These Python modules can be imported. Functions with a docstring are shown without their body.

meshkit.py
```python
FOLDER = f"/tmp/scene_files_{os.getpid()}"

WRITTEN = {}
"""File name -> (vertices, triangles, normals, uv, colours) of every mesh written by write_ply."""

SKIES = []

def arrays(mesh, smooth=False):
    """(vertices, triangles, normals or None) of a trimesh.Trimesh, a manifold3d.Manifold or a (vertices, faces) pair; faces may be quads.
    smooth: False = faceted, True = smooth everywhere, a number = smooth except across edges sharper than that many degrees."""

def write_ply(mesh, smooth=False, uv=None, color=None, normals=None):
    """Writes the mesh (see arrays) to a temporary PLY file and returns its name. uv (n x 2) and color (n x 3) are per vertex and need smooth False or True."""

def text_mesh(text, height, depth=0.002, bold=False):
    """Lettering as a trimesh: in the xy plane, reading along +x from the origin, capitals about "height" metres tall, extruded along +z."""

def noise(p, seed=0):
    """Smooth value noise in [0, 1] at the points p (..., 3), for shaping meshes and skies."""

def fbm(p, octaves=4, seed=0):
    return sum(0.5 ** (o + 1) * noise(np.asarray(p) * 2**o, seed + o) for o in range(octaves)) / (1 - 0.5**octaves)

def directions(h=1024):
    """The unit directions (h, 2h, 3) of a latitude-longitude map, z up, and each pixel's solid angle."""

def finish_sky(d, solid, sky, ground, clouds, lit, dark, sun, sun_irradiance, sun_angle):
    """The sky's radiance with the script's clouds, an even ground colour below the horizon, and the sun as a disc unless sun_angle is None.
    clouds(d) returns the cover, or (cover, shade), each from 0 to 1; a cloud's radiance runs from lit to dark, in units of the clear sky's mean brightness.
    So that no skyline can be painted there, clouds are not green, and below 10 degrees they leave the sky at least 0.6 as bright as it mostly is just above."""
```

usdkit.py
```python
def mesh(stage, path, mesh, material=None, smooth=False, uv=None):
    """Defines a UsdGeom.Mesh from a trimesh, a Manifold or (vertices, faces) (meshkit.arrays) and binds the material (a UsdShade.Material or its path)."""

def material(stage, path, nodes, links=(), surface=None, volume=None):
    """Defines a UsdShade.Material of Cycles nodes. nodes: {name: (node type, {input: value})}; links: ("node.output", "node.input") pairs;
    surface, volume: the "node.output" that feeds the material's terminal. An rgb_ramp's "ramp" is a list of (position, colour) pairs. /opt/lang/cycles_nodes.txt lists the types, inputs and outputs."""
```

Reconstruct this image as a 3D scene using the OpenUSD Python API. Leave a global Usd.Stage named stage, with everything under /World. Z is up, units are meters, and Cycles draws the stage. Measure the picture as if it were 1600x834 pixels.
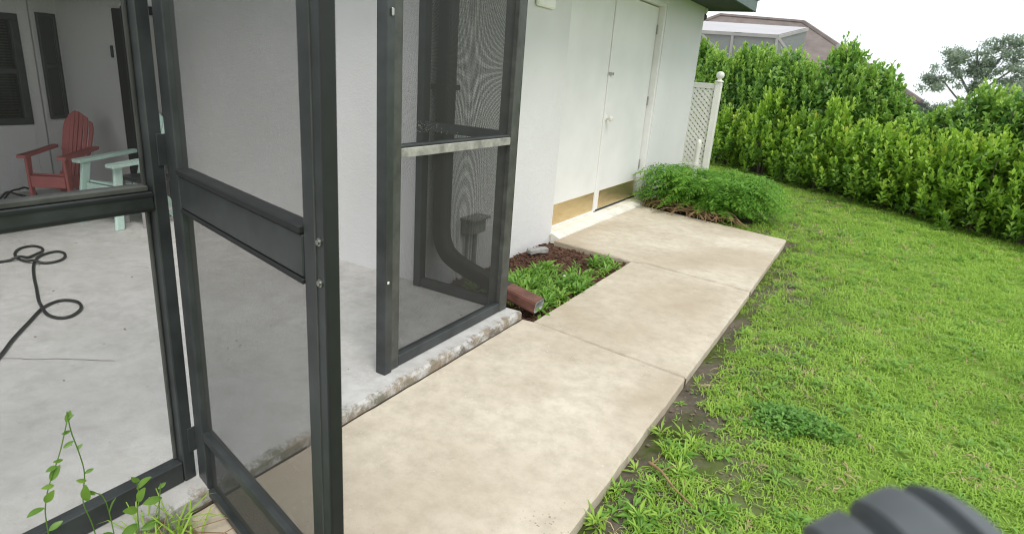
import math, random
import numpy as np, trimesh
import shapely.geometry as sg
from pxr import Usd, UsdGeom, UsdLux, UsdShade, Gf, Sdf, Vt
import usdkit, meshkit

stage = Usd.Stage.CreateInMemory()
UsdGeom.SetStageUpAxis(stage, UsdGeom.Tokens.z)
UsdGeom.SetStageMetersPerUnit(stage, 1.0)
UsdGeom.Xform.Define(stage, '/World')
UsdGeom.Scope.Define(stage, '/World/Looks')
rng = np.random.default_rng(7)
random.seed(7)

# ------------------------------------------------------------------ camera, sky, sun, exposure
EYE = np.array([0.0, 0.0, 1.45])
PITCH, ROLL, YAW = math.radians(17.787), math.radians(4.206), math.radians(-29.891)
FW = np.array([math.sin(YAW) * math.cos(PITCH), math.cos(YAW) * math.cos(PITCH), -math.sin(PITCH)])
RT = np.array([math.cos(YAW), -math.sin(YAW), 0.0])
UP = np.cross(RT, FW)
RT, UP = math.cos(ROLL) * RT + math.sin(ROLL) * UP, -math.sin(ROLL) * RT + math.cos(ROLL) * UP
cam = UsdGeom.Camera.Define(stage, '/World/camera')
cam.AddTransformOp().Set(Gf.Matrix4d(*[float(x) for x in (*RT, 0, *UP, 0, *(-FW), 0, *EYE, 1)]))
cam.CreateHorizontalApertureAttr(36.0)
cam.CreateFocalLengthAttr(36.0 * 960.37 / 1600)
cam.CreateFStopAttr(6.2)
cam.CreateFocusDistanceAttr(3.2)
cam.CreateExposureAttr(0.52)
cam.CreateClippingRangeAttr(Gf.Vec2f(0.02, 2000))

SUN_EL, SUN_AZ = math.radians(56), math.radians(128)          # azimuth from +Y towards +X
dome = UsdLux.DomeLight.Define(stage, '/World/sky')
usdkit.material(stage, '/World/Looks/overcast_sky', {
    'tc': ('texture_coordinate', {}),
    'map': ('mapping', {'scale': (1.3, 1.3, 3.2)}),
    'n': ('noise_texture', {'scale': 1.6, 'detail': 5.0, 'roughness': 0.55}),
    'cloud': ('rgb_ramp', {'ramp': [(0.28, (8.4, 9.2, 9.9)), (0.62, (10.7, 11.0, 11.2))]}),
    'sky': ('sky_texture', {'sky_type': 'single_scattering', 'sun_disc': False, 'sun_elevation': SUN_EL, 'sun_rotation': SUN_AZ}),
    'mx': ('mix_color', {'fac': 0.93}),
    'bg': ('background_shader', {'strength': 0.09}),
}, [('tc.generated', 'map.vector'), ('map.vector', 'n.vector'), ('n.fac', 'cloud.fac'), ('sky.color', 'mx.a'), ('cloud.color', 'mx.b'),
    ('mx.result', 'bg.color')], surface='bg.background')
UsdShade.MaterialBindingAPI.Apply(dome.GetPrim()).Bind(UsdShade.Material.Get(stage, '/World/Looks/overcast_sky'))
dome.GetPrim().SetCustomDataByKey('kind', 'structure')
dome.GetPrim().SetCustomDataByKey('label', 'pale white overcast sky above the hedge')
sun = UsdLux.DistantLight.Define(stage, '/World/sun')
sun.CreateIntensityAttr(0.40)
sun.CreateAngleAttr(25.0)
sun.CreateNormalizeAttr(True)
sun.CreateColorAttr(Gf.Vec3f(1.0, 0.965, 0.91))
SD = np.array([math.sin(SUN_AZ) * math.cos(SUN_EL), math.cos(SUN_AZ) * math.cos(SUN_EL), math.sin(SUN_EL)])
_x = np.cross([0, 0, 1.0], SD); _x /= np.linalg.norm(_x); _y = np.cross(SD, _x)
sun.AddTransformOp().Set(Gf.Matrix4d(*[float(v) for v in (*_x, 0, *_y, 0, *SD, 0, 0, 0, 20, 1)]))

# ------------------------------------------------------------------ helpers
_used = {}
def path_for(name, parent=None):
    base = (parent.GetPath().pathString if parent is not None else '/World') + '/' + name
    n = _used.get(base, 0); _used[base] = n + 1
    return base if n == 0 else f'{base}_{n:03d}'

def tag(p, label=None, category=None, group=None, kind=None):
    p = p.GetPrim() if hasattr(p, 'GetPrim') else p
    for k, v in (('label', label), ('category', category), ('group', group), ('kind', kind)):
        if v: p.SetCustomDataByKey(k, v)
    return p

def obj(name, mesh, mat, parent=None, smooth=False, **kw):
    m = usdkit.mesh(stage, path_for(name, parent), mesh, MAT[mat], smooth=smooth)
    return tag(m.GetPrim(), **kw)

def thing(name, label, category, loc=(0, 0, 0), rotz=0.0, scale=1.0, group=None, kind=None):
    x = UsdGeom.Xform.Define(stage, path_for(name))
    x.AddTranslateOp().Set(Gf.Vec3d(*map(float, loc)))
    if rotz: x.AddRotateZOp().Set(float(rotz))
    if scale != 1.0: x.AddScaleOp().Set(Gf.Vec3f(*([float(scale)] * 3 if np.ndim(scale) == 0 else map(float, scale))))
    return tag(x, label, category, group, kind)

class MB:
    """collects triangles into one mesh"""
    def __init__(self): self.v, self.f, self.n = [], [], 0
    def add(self, v, f):
        v = np.asarray(v, float); f = np.asarray(f, int)
        if f.shape[1] == 4: f = np.vstack([f[:, [0, 1, 2]], f[:, [0, 2, 3]]])
        self.v.append(v); self.f.append(f + self.n); self.n += len(v); return self
    def mesh(self, m): return self.add(m.vertices, m.faces)
    def box(self, lo, hi, c=0.0): v, f = cbox(lo, hi, c); return self.add(v, f)
    def bar(self, a, b, w, h, up=(0, 0, 1), c=0.0):
        """box from a to b, width w sideways, height h along up"""
        a, b = np.asarray(a, float), np.asarray(b, float); L = np.linalg.norm(b - a); d = (b - a) / L
        s = np.cross(d, up); s /= np.linalg.norm(s); u = np.cross(s, d)
        v, f = cbox((0, -w / 2, -h / 2), (L, w / 2, h / 2), c)
        return self.add(a + v[:, :1] * d + v[:, 1:2] * (-s) + v[:, 2:] * u, f)
    def tube(self, pts, r, n=8, cap=True):
        v, f = tube(pts, r, n, cap); return self.add(v, f)
    def out(self): return np.vstack(self.v), np.vstack(self.f)
    @property
    def empty(self): return not self.v

_CB = {}
def cbox(lo, hi, c=0.0):
    lo, hi = np.array(lo, float), np.array(hi, float); lo, hi = np.minimum(lo, hi), np.maximum(lo, hi)
    if c <= 0:
        v = np.array([[x, y, z] for x in (lo[0], hi[0]) for y in (lo[1], hi[1]) for z in (lo[2], hi[2])])
        f = np.array([[0, 1, 3, 2], [4, 6, 7, 5], [0, 4, 5, 1], [2, 3, 7, 6], [0, 2, 6, 4], [1, 5, 7, 3]])
        return v, np.vstack([f[:, [0, 1, 2]], f[:, [0, 2, 3]]])
    c = min(c, 0.45 * (hi - lo).min())
    key = tuple(np.round((*(hi - lo), c), 6))
    if key not in _CB:
        s = hi - lo; p = []
        for k in range(8):
            sg_ = [(k >> i) & 1 for i in range(3)]
            base = np.array([s[i] if sg_[i] else 0.0 for i in range(3)])
            ins = np.array([-c if sg_[i] else c for i in range(3)])
            for a in range(3):
                q = base + ins; q[a] = base[a]; p.append(q)
        h = trimesh.Trimesh(p).convex_hull
        _CB[key] = (np.array(h.vertices), np.array(h.faces))
    v, f = _CB[key]
    return v + lo, f

def spline(pts, n=12):
    p = np.asarray(pts, float); p = np.vstack([2 * p[0] - p[1], p, 2 * p[-1] - p[-2]]); out = []
    for i in range(1, len(p) - 2):
        t = np.linspace(0, 1, n, endpoint=False)[:, None]
        a, b, c, d = p[i - 1:i + 3]
        out.append(0.5 * (2 * b + (c - a) * t + (2 * a - 5 * b + 4 * c - d) * t**2 + (3 * b - a - 3 * c + d) * t**3))
    return np.vstack(out + [p[-2:-1]])

def tube(pts, r, n=8, cap=True):
    p = np.asarray(pts, float); r = np.broadcast_to(np.asarray(r, float), (len(p),))
    t = np.gradient(p, axis=0); t /= np.linalg.norm(t, axis=1, keepdims=True) + 1e-12
    a = np.cross(t[0], [0, 0, 1.0] if abs(t[0][2]) < 0.9 else [1.0, 0, 0]); a /= np.linalg.norm(a)
    A = []
    for k in range(len(p)):
        a = a - t[k] * (a @ t[k]); a /= np.linalg.norm(a) + 1e-12; A.append(a)
    A = np.array(A); B = np.cross(t, A); g = np.arange(n) * 2 * np.pi / n
    v = (p[:, None] + r[:, None, None] * (np.cos(g)[None, :, None] * A[:, None] + np.sin(g)[None, :, None] * B[:, None])).reshape(-1, 3)
    i, j = np.meshgrid(np.arange(len(p) - 1), np.arange(n), indexing='ij')
    q = np.stack([i * n + j, i * n + (j + 1) % n, (i + 1) * n + (j + 1) % n, (i + 1) * n + j], -1).reshape(-1, 4)
    f = np.vstack([q[:, [0, 1, 2]], q[:, [0, 2, 3]]])
    if cap:
        v = np.vstack([v, p[0], p[-1]]); m = len(v); e = (len(p) - 1) * n; k = np.arange(n)
        f = np.vstack([f, np.stack([np.full(n, m - 2), (k + 1) % n, k], 1), np.stack([np.full(n, m - 1), e + k, e + (k + 1) % n], 1)])
    return v, f

def lathe(profile, n=20):
    m = trimesh.creation.revolve(np.asarray(profile, float), sections=n)
    return np.array(m.vertices), np.array(m.faces)

def slab(poly, z0, z1, c=0.009, step=0.045, jit=0.003, seed=1):
    """a poured slab: uneven outline, chamfered upper arris"""
    P = sg.Polygon(poly); L = P.exterior.length; n = max(8, int(L / step))
    pts = []
    ring = np.array(P.exterior.coords)
    for a, b in zip(ring[:-1], ring[1:]):
        k = max(1, int(np.linalg.norm(b - a) / step))
        pts += [a + (b - a) * t for t in np.linspace(0, 1, k, endpoint=False)]
    pts = np.array(pts)
    if sg.Polygon(pts).exterior.is_ccw is False: pts = pts[::-1]
    pts = pts + (np.stack([meshkit.noise(np.c_[pts * 14, np.full(len(pts), seed * 3.1)]), meshkit.noise(np.c_[pts * 14, np.full(len(pts), seed * 3.1 + 50)])], 1) - .5) * 2 * jit
    inner = sg.Polygon(pts).buffer(-c, join_style=2)
    ip = np.array(inner.exterior.coords)[:-1]
    d = np.roll(pts, -1, 0) - np.roll(pts, 1, 0); nrm = np.stack([-d[:, 1], d[:, 0]], 1); nrm /= np.linalg.norm(nrm, axis=1, keepdims=True)
    ins = pts + nrm * c
    chip = c * (0.6 + 1.2 * meshkit.noise(np.c_[pts * 22, np.full(len(pts), seed * 7.7)]))
    N = len(pts); k = np.arange(N); k2 = (k + 1) % N
    v = np.vstack([np.c_[pts, np.full(N, z0)], np.c_[pts, z1 - chip], np.c_[ins, np.full(N, z1)]])
    f = [np.stack([k, k2, N + k2], 1), np.stack([k, N + k2, N + k], 1), np.stack([N + k, N + k2, 2 * N + k2], 1), np.stack([N + k, 2 * N + k2, 2 * N + k], 1)]
    tv, tf = trimesh.creation.triangulate_polygon(sg.Polygon(ins).buffer(0), engine='earcut')
    tv3 = np.c_[tv, np.full(len(tv), z1)]
    tr = np.cross(tv3[tf[:, 1]] - tv3[tf[:, 0]], tv3[tf[:, 2]] - tv3[tf[:, 0]])[:, 2] < 0
    tf = np.array(tf); tf[tr] = tf[tr][:, ::-1]
    return np.vstack([v, tv3]), np.vstack(f + [tf + len(v)])

# ------------------------------------------------------------------ materials
MAT = {}
def mk(name, nodes, links, surface='p.BSDF'):
    MAT[name] = usdkit.material(stage, '/World/Looks/' + name, nodes, links, surface=surface)

def plain(name, col, rough=0.5, var=0.12, scale=6.0, bump=0.0, bscale=200.0, metallic=0.0, spec=0.5, rvar=0.0):
    c = np.array(col, float); lo, hi = c * (1 - var), c * (1 + var)
    nodes = {'g': ('geometry', {}), 'n': ('noise_texture', {'scale': scale, 'detail': 5.0, 'roughness': 0.6}),
             'r': ('rgb_ramp', {'ramp': [(0.3, tuple(lo)), (0.7, tuple(hi))]}),
             'p': ('principled_bsdf', {'roughness': rough, 'metallic': metallic, 'specular_ior_level': spec})}
    links = [('g.position', 'n.vector'), ('n.fac', 'r.fac'), ('r.color', 'p.base_color')]
    if bump:
        nodes['bn'] = ('noise_texture', {'scale': bscale, 'detail': 3.0}); nodes['b'] = ('bump', {'strength': bump, 'distance': 0.004})
        links += [('g.position', 'bn.vector'), ('bn.fac', 'b.height'), ('b.normal', 'p.normal')]
    mk(name, nodes, links)

# stucco with trowelled relief and faint grime streaks
mk('white_stucco', {'g': ('geometry', {}), 'n': ('noise_texture', {'scale': 1.1, 'detail': 5.0}),
    'm2': ('mapping', {'scale': (2.2, 2.2, 0.9)}), 'n2': ('noise_texture', {'scale': 1.0, 'detail': 4.0}),
    'r': ('rgb_ramp', {'ramp': [(0.3, (.685, .675, .665)), (0.7, (.745, .735, .725))]}), 'r2': ('rgb_ramp', {'ramp': [(0.25, (.94, .94, .92)), (0.6, (1, 1, 1))]}),
    'mx': ('mix_color', {'blend_type': 'multiply', 'fac': 0.55}), 'bn': ('noise_texture', {'scale': 90.0, 'detail': 4.0, 'roughness': .65}), 'bn2': ('noise_texture', {'scale': 14.0, 'detail': 2.0}),
    'ad': ('math', {'math_type': 'multiply_add', 'value2': 0.9}), 'b': ('bump', {'strength': 0.7, 'distance': 0.006}), 'p': ('principled_bsdf', {'roughness': 0.85, 'specular_ior_level': .3})},
   [('g.position', 'n.vector'), ('g.position', 'm2.vector'), ('m2.vector', 'n2.vector'), ('n.fac', 'r.fac'), ('n2.fac', 'r2.fac'), ('r.color', 'mx.a'), ('r2.color', 'mx.b'), ('mx.result', 'p.base_color'),
    ('g.position', 'bn.vector'), ('g.position', 'bn2.vector'), ('bn2.fac', 'ad.value1'), ('bn.fac', 'ad.value3'), ('ad.value', 'b.height'), ('b.normal', 'p.normal')])
plain('white_paint', (.755, .745, .725), .55, .05, 2.5, .15, 60)
plain('white_vinyl', (.78, .77, .70), .4, .08, 4.0)
plain('threshold_paint', (.70, .68, .60), .7, .16, 7.0, .5, 70)
plain('dark_bronze', (.034, .039, .039), .42, .42, 7.0, .12, 320)
plain('dark_bronze_worn', (.060, .062, .055), .5, .40, 12.0, .15, 320)
plain('worn_aluminium', (.30, .29, .26), .5, .45, 16.0, .2, 200)
plain('black_seal', (.012, .013, .013), .6, .2, 20)
plain('steel', (.45, .45, .42), .35, .15, 30, metallic=1.0)
plain('dark_soffit', (.045, .058, .052), .7, .25, 3.0, .3, 40)
plain('green_fascia', (.050, .085, .072), .5, .2, 4.0)
plain('shaded_downspout', (.030, .024, .022), .5, .35, 14.0, .2, 120)  # dark brown, darkened further: shade behind the screens put into the colour
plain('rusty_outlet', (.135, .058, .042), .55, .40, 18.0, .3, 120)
plain('pale_pipe_inside', (.40, .42, .40), .5, .25, 20.0)
plain('black_hose', (.022, .024, .022), .5, .3, 30.0)
plain('grey_box', (.22, .22, .20), .6, .25, 20.0)
plain('red_plastic', (.46, .135, .125), .5, .18, 5.0, .1, 150)
plain('mint_plastic', (.50, .66, .59), .5, .10, 5.0, .1, 150)
plain('black_top', (.02, .02, .02), .25, .2, 8.0)
plain('grey_rubber', (.085, .095, .10), .7, .15, 40.0)
plain('stone_grey', (.30, .29, .27), .85, .25, 25.0, .6, 60)
plain('dry_stem', (.26, .165, .085), .8, .35, 20.0)
plain('joint_soil', (.085, .068, .045), .95, .4, 22.0, .6, 90)
plain('straw', (.40, .32, .17), .8, .3, 30.0)
plain('litter', (.15, .115, .08), .9, .6, 45.0)
plain('bark', (.11, .085, .06), .9, .35, 14.0, .6, 40)
plain('hazed_bark', (.19, .195, .18), .9, .2, 3.0)  # bark lightened so its colour carries the haze of distance
plain('blind_slat', (.20, .18, .15), .55, .2, 8.0)
plain('roof_tile', (.165, .135, .122), .85, .22, 2.2, .5, 6)
plain('far_wall', (.34, .33, .32), .8, .12, 1.0)
plain('lampwhite', (.72, .71, .64), .3, .05, 9.0)
plain('crack_dark', (.12, .11, .095), .9, .2, 30.0)
mk('brass', {'g': ('geometry', {}), 'm': ('mapping', {'scale': (40, 1.5, 8)}), 'n': ('noise_texture', {'scale': 3.0, 'detail': 4.0}), 'r': ('rgb_ramp', {'ramp': [(.3, (.78, .60, .33)), (.7, (.86, .70, .42))]}),
    'rr': ('rgb_ramp', {'ramp': [(.3, (.34,) * 3), (.7, (.46,) * 3)]}), 'p': ('principled_bsdf', {'metallic': 1.0})},
   [('g.position', 'm.vector'), ('m.vector', 'n.vector'), ('n.fac', 'r.fac'), ('n.fac', 'rr.fac'), ('r.color', 'p.base_color'), ('rr.color', 'p.roughness')])
mk('window_glass', {'f': ('fresnel', {'IOR': 1.5}), 't': ('transparent_bsdf', {'color': (.62, .66, .64)}), 'gl': ('glossy_bsdf', {'roughness': .03, 'color': (.9, .9, .9)}), 'm': ('mix_closure', {})},
   [('f.fac', 'm.fac'), ('t.BSDF', 'm.closure1'), ('gl.BSDF', 'm.closure2')], 'm.closure')
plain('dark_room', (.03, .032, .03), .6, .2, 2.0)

def screen_mat(name, u, pitch, duty, col=(.030, .032, .030), seed=0.0, pz=None):
    pz = pz or pitch * 1.06
    """woven insect screen: two sets of threads along z and along u, slack enough to drift a little"""
    nodes = {'g': ('geometry', {}), 'w': ('noise_texture', {'scale': 1.7, 'detail': 1.0}),
             'off': ('vector_math', {'math_type': 'multiply_add', 'vector2': (.0045, .0045, .0045), 'vector3': (seed, seed, seed)}), 'ps': ('vector_math', {'math_type': 'add'}),
             'du': ('vector_math', {'math_type': 'dot_product', 'vector2': u}), 'dz': ('separate_xyz', {}),
             'ku': ('math', {'math_type': 'multiply', 'value2': 2 * math.pi / pitch}), 'kz': ('math', {'math_type': 'multiply', 'value2': 2 * math.pi / pz}),
             'su': ('math', {'math_type': 'sine'}), 'sz': ('math', {'math_type': 'sine'}),
             'mx': ('math', {'math_type': 'maximum'}), 'gt': ('math', {'math_type': 'greater_than', 'value2': math.cos(math.pi * duty)}),
             't': ('transparent_bsdf', {}), 'd': ('principled_bsdf', {'base_color': col, 'roughness': .6}), 'm': ('mix_closure', {})}
    mk(name, nodes, [('g.position', 'w.vector'), ('w.color', 'off.vector1'), ('g.position', 'ps.vector1'), ('off.vector', 'ps.vector2'),
        ('ps.vector', 'du.vector1'), ('ps.vector', 'dz.vector'), ('du.value', 'ku.value1'), ('dz.z', 'kz.value1'), ('ku.value', 'su.value1'), ('kz.value', 'sz.value1'),
        ('su.value', 'mx.value1'), ('sz.value', 'mx.value2'), ('mx.value', 'gt.value1'), ('gt.value', 'm.fac'), ('t.BSDF', 'm.closure1'), ('d.BSDF', 'm.closure2')], 'm.closure')

DANG = math.radians(-13.9)
DU = np.array([math.cos(DANG), math.sin(DANG), 0.0])
screen_mat('screen_weave', (0, 1, 0), 0.0019, 0.31, (.020, .020, .018))
screen_mat('screen_weave_left', (0, 1, 0), 0.0017, 0.20, (.022, .022, .020))
screen_mat('screen_weave_side', (1, 0, 0), 0.00154, 0.34, (.022, .022, .020), 3.1, .0019 * 1.06 * 1.165)
screen_mat('screen_weave_clear', (0, 1, 0), 0.0017, 0.07, (.03, .03, .03))
screen_mat('screen_weave_door', tuple(DU), 0.0017, 0.33, (.045, .044, .040))
screen_mat('screen_weave_dark', tuple(DU), 0.0017, 0.62, (.030, .031, .029))

def concrete(name, lo, hi, stain, stain_amt, pit=0.5, edge_x=None):
    nodes = {'g': ('geometry', {}), 'n1': ('noise_texture', {'scale': 1.6, 'detail': 6.0, 'roughness': .6}), 'n2': ('noise_texture', {'scale': 11.0, 'detail': 6.0, 'roughness': .7}), 'n3': ('noise_texture', {'scale': 0.75, 'detail': 4.0, 'distortion': .6}),
        'r1': ('rgb_ramp', {'ramp': [(.30, lo), (.70, hi)]}), 'r2': ('rgb_ramp', {'ramp': [(.25, (.76, .75, .73)), (.6, (1.04, 1.04, 1.04))]}), 'mul': ('mix_color', {'blend_type': 'multiply', 'fac': 1.0, 'use_clamp': False}),
        'r3': ('rgb_ramp', {'ramp': [(.42, (0, 0, 0)), (.66, (stain_amt,) * 3)]}), 'st': ('mix_color', {'b': stain}),
        'v': ('voronoi_texture', {'scale': 30.0}), 'sp': ('rgb_ramp', {'ramp': [(.0, (1, 1, 1)), (.10, (1, 1, 1)), (.15, (0, 0, 0))]}), 'n4': ('noise_texture', {'scale': 3.1, 'detail': 3.0}),
        'spm': ('rgb_ramp', {'ramp': [(.5, (0, 0, 0)), (.62, (.75,) * 3)]}), 'spx': ('math', {'math_type': 'multiply'}), 'lite': ('mix_color', {'b': (.66, .63, .56)}),
        'v2': ('voronoi_texture', {'scale': 70.0}), 'pt': ('rgb_ramp', {'ramp': [(.0, (1, 1, 1)), (.20, (1, 1, 1)), (.30, (0, 0, 0))]}), 'n5': ('noise_texture', {'scale': 2.3, 'detail': 5.0, 'roughness': .7}),
        'ptm': ('rgb_ramp', {'ramp': [(.56, (0, 0, 0)), (.66, (pit,) * 3)]}), 'ptx': ('math', {'math_type': 'multiply'}), 'dk': ('mix_color', {'b': (.24, .205, .165)}),
        'bn': ('noise_texture', {'scale': 160.0, 'detail': 4.0}), 'b': ('bump', {'strength': 0.35, 'distance': 0.003}), 'p': ('principled_bsdf', {'roughness': .88, 'specular_ior_level': .25})}
    links = [('g.position', k + '.vector') for k in ('n1', 'n2', 'n3', 'v', 'n4', 'v2', 'n5', 'bn')]
    links += [('n1.fac', 'r1.fac'), ('n2.fac', 'r2.fac'), ('r1.color', 'mul.a'), ('r2.color', 'mul.b'), ('n3.fac', 'r3.fac'), ('r3.color', 'st.fac'), ('mul.result', 'st.a'),
        ('v.distance', 'sp.fac'), ('n4.fac', 'spm.fac'), ('sp.color', 'spx.value1'), ('spm.color', 'spx.value2'), ('spx.value', 'lite.fac'), ('st.result', 'lite.a'),
        ('v2.distance', 'pt.fac'), ('n5.fac', 'ptm.fac'), ('pt.color', 'ptx.value1'), ('ptm.color', 'ptx.value2'), ('ptx.value', 'dk.fac'), ('lite.result', 'dk.a'),
        ('bn.fac', 'b.height'), ('b.normal', 'p.normal')]
    last = 'dk.result'
    if edge_x is not None:      # weathered lip: lichen, rust and dirt along the broken outer edge of the patio slab
        nodes |= {'sx': ('separate_xyz', {}), 'ex': ('map_range', {'from_min': edge_x - .09, 'from_max': edge_x + .006, 'clamp': True}), 'en': ('noise_texture', {'scale': 16.0, 'detail': 7.0, 'roughness': .75}),
                  'em': ('math', {'math_type': 'multiply_add', 'value2': .34}), 'er': ('rgb_ramp', {'ramp': [(.69, (0, 0, 0)), (.84, (.8,) * 3)]}), 'en2': ('noise_texture', {'scale': 5.0, 'detail': 4.0}),
                  'ec': ('rgb_ramp', {'ramp': [(.35, (.07, .055, .04)), (.5, (.24, .17, .10)), (.62, (.11, .105, .06))]}), 'edge': ('mix_color', {})}
        links += [('g.position', 'sx.vector'), ('sx.x', 'ex.value'), ('g.position', 'en.vector'), ('ex.result', 'em.value1'), ('en.fac', 'em.value3'), ('em.value', 'er.fac'), ('g.position', 'en2.vector'), ('en2.fac', 'ec.fac'),
                  ('er.color', 'edge.fac'), ('ec.color', 'edge.b'), (last, 'edge.a')]
        last = 'edge.result'
    mk(name, nodes, links + [(last, 'p.base_color')])
concrete('sidewalk_concrete', (.49, .43, .335), (.635, .575, .47), (.40, .325, .235), .75, .75)
concrete('patio_concrete', (.46, .45, .43), (.545, .535, .515), (.42, .41, .38), .4, .25, edge_x=-1.665)

def leafmat(name, a, b, c, scale, trans=0.35, rough=0.45, spec=.5, tip=None):
    mk(name, {'g': ('geometry', {}), 'n': ('noise_texture', {'scale': scale, 'detail': 4.0, 'roughness': .7}), 'oi': ('object_info', {}),
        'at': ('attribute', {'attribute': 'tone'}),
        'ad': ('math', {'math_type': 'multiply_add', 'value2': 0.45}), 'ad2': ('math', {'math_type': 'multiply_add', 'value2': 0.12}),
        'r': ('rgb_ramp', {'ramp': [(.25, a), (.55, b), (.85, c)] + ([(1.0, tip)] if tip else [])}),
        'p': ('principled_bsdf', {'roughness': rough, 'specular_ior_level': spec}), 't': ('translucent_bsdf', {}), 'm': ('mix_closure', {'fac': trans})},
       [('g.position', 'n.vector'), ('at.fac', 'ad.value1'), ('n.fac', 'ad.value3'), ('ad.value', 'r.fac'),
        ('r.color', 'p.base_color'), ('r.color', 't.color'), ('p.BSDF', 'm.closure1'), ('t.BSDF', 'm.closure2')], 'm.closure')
leafmat('hedge_leaf_bright', (.115, .250, .024), (.275, .465, .040), (.46, .61, .10), 3.0, .33, .38, tip=(.66, .50, .07))
leafmat('hedge_leaf_dark', (.080, .195, .036), (.205, .380, .052), (.37, .53, .10), 2.2, .30, .38)
leafmat('grass_blade', (.195, .335, .040), (.320, .505, .070), (.45, .60, .14), 1.8, .35, .5, .35)
leafmat('weed_leaf', (.10, .245, .028), (.185, .37, .045), (.29, .47, .08), 4.0, .35, .45)
leafmat('creeper_leaf', (.085, .215, .03), (.15, .33, .05), (.24, .42, .085), 5.0, .3, .5)
leafmat('fern_leaf', (.09, .24, .028), (.17, .375, .042), (.30, .49, .08), 3.0, .35, .55, .3)
leafmat('vine_leaf', (.10, .22, .03), (.17, .32, .045), (.25, .40, .06), 9.0, .4, .4)
leafmat('hazed_leaf', (.20, .25, .19), (.26, .325, .235), (.32, .385, .28), .8, .25, .7, .2)  # pale grey-green: distance haze put into the leaf colour

# soil, moss and thatch under the grass
mk('lawn_soil', {'g': ('geometry', {}), 'n': ('noise_texture', {'scale': 5.0, 'detail': 7.0, 'roughness': .7}), 'n2': ('noise_texture', {'scale': 2.3, 'detail': 5.0}), 'n3': ('noise_texture', {'scale': 40.0, 'detail': 4.0}),
    'r': ('rgb_ramp', {'ramp': [(.3, (.05, .042, .032)), (.6, (.135, .115, .085)), (.8, (.21, .185, .145))]}), 'mo': ('rgb_ramp', {'ramp': [(.48, (0, 0, 0)), (.58, (.9,) * 3)]}), 'mc': ('mix_color', {'b': (.060, .085, .014)}),
    'sx': ('separate_xyz', {}), 'far': ('map_range', {'from_min': -.42, 'from_max': .25, 'clamp': True}), 'fc': ('mix_color', {'b': (.135, .215, .035)}),
    'b': ('bump', {'strength': .8, 'distance': .012}), 'p': ('principled_bsdf', {'roughness': .95, 'specular_ior_level': .15})},
   [('g.position', 'n.vector'), ('g.position', 'n2.vector'), ('g.position', 'n3.vector'), ('n.fac', 'r.fac'), ('n2.fac', 'mo.fac'), ('mo.color', 'mc.fac'), ('r.color', 'mc.a'), ('g.position', 'sx.vector'), ('sx.x', 'far.value'), ('far.result', 'fc.fac'),
    ('mc.result', 'fc.a'), ('fc.result', 'p.base_color'), ('n3.fac', 'b.height'), ('b.normal', 'p.normal')])
mk('mulch', {'g': ('geometry', {}), 'n': ('noise_texture', {'scale': 30.0, 'detail': 5.0}), 'oi': ('object_info', {}), 'r': ('rgb_ramp', {'ramp': [(.3, (.035, .018, .012)), (.6, (.12, .062, .04)), (.8, (.20, .12, .075))]}), 'p': ('principled_bsdf', {'roughness': .9, 'specular_ior_level': .2})},
   [('g.position', 'n.vector'), ('n.fac', 'r.fac'), ('r.color', 'p.base_color')])
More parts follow.
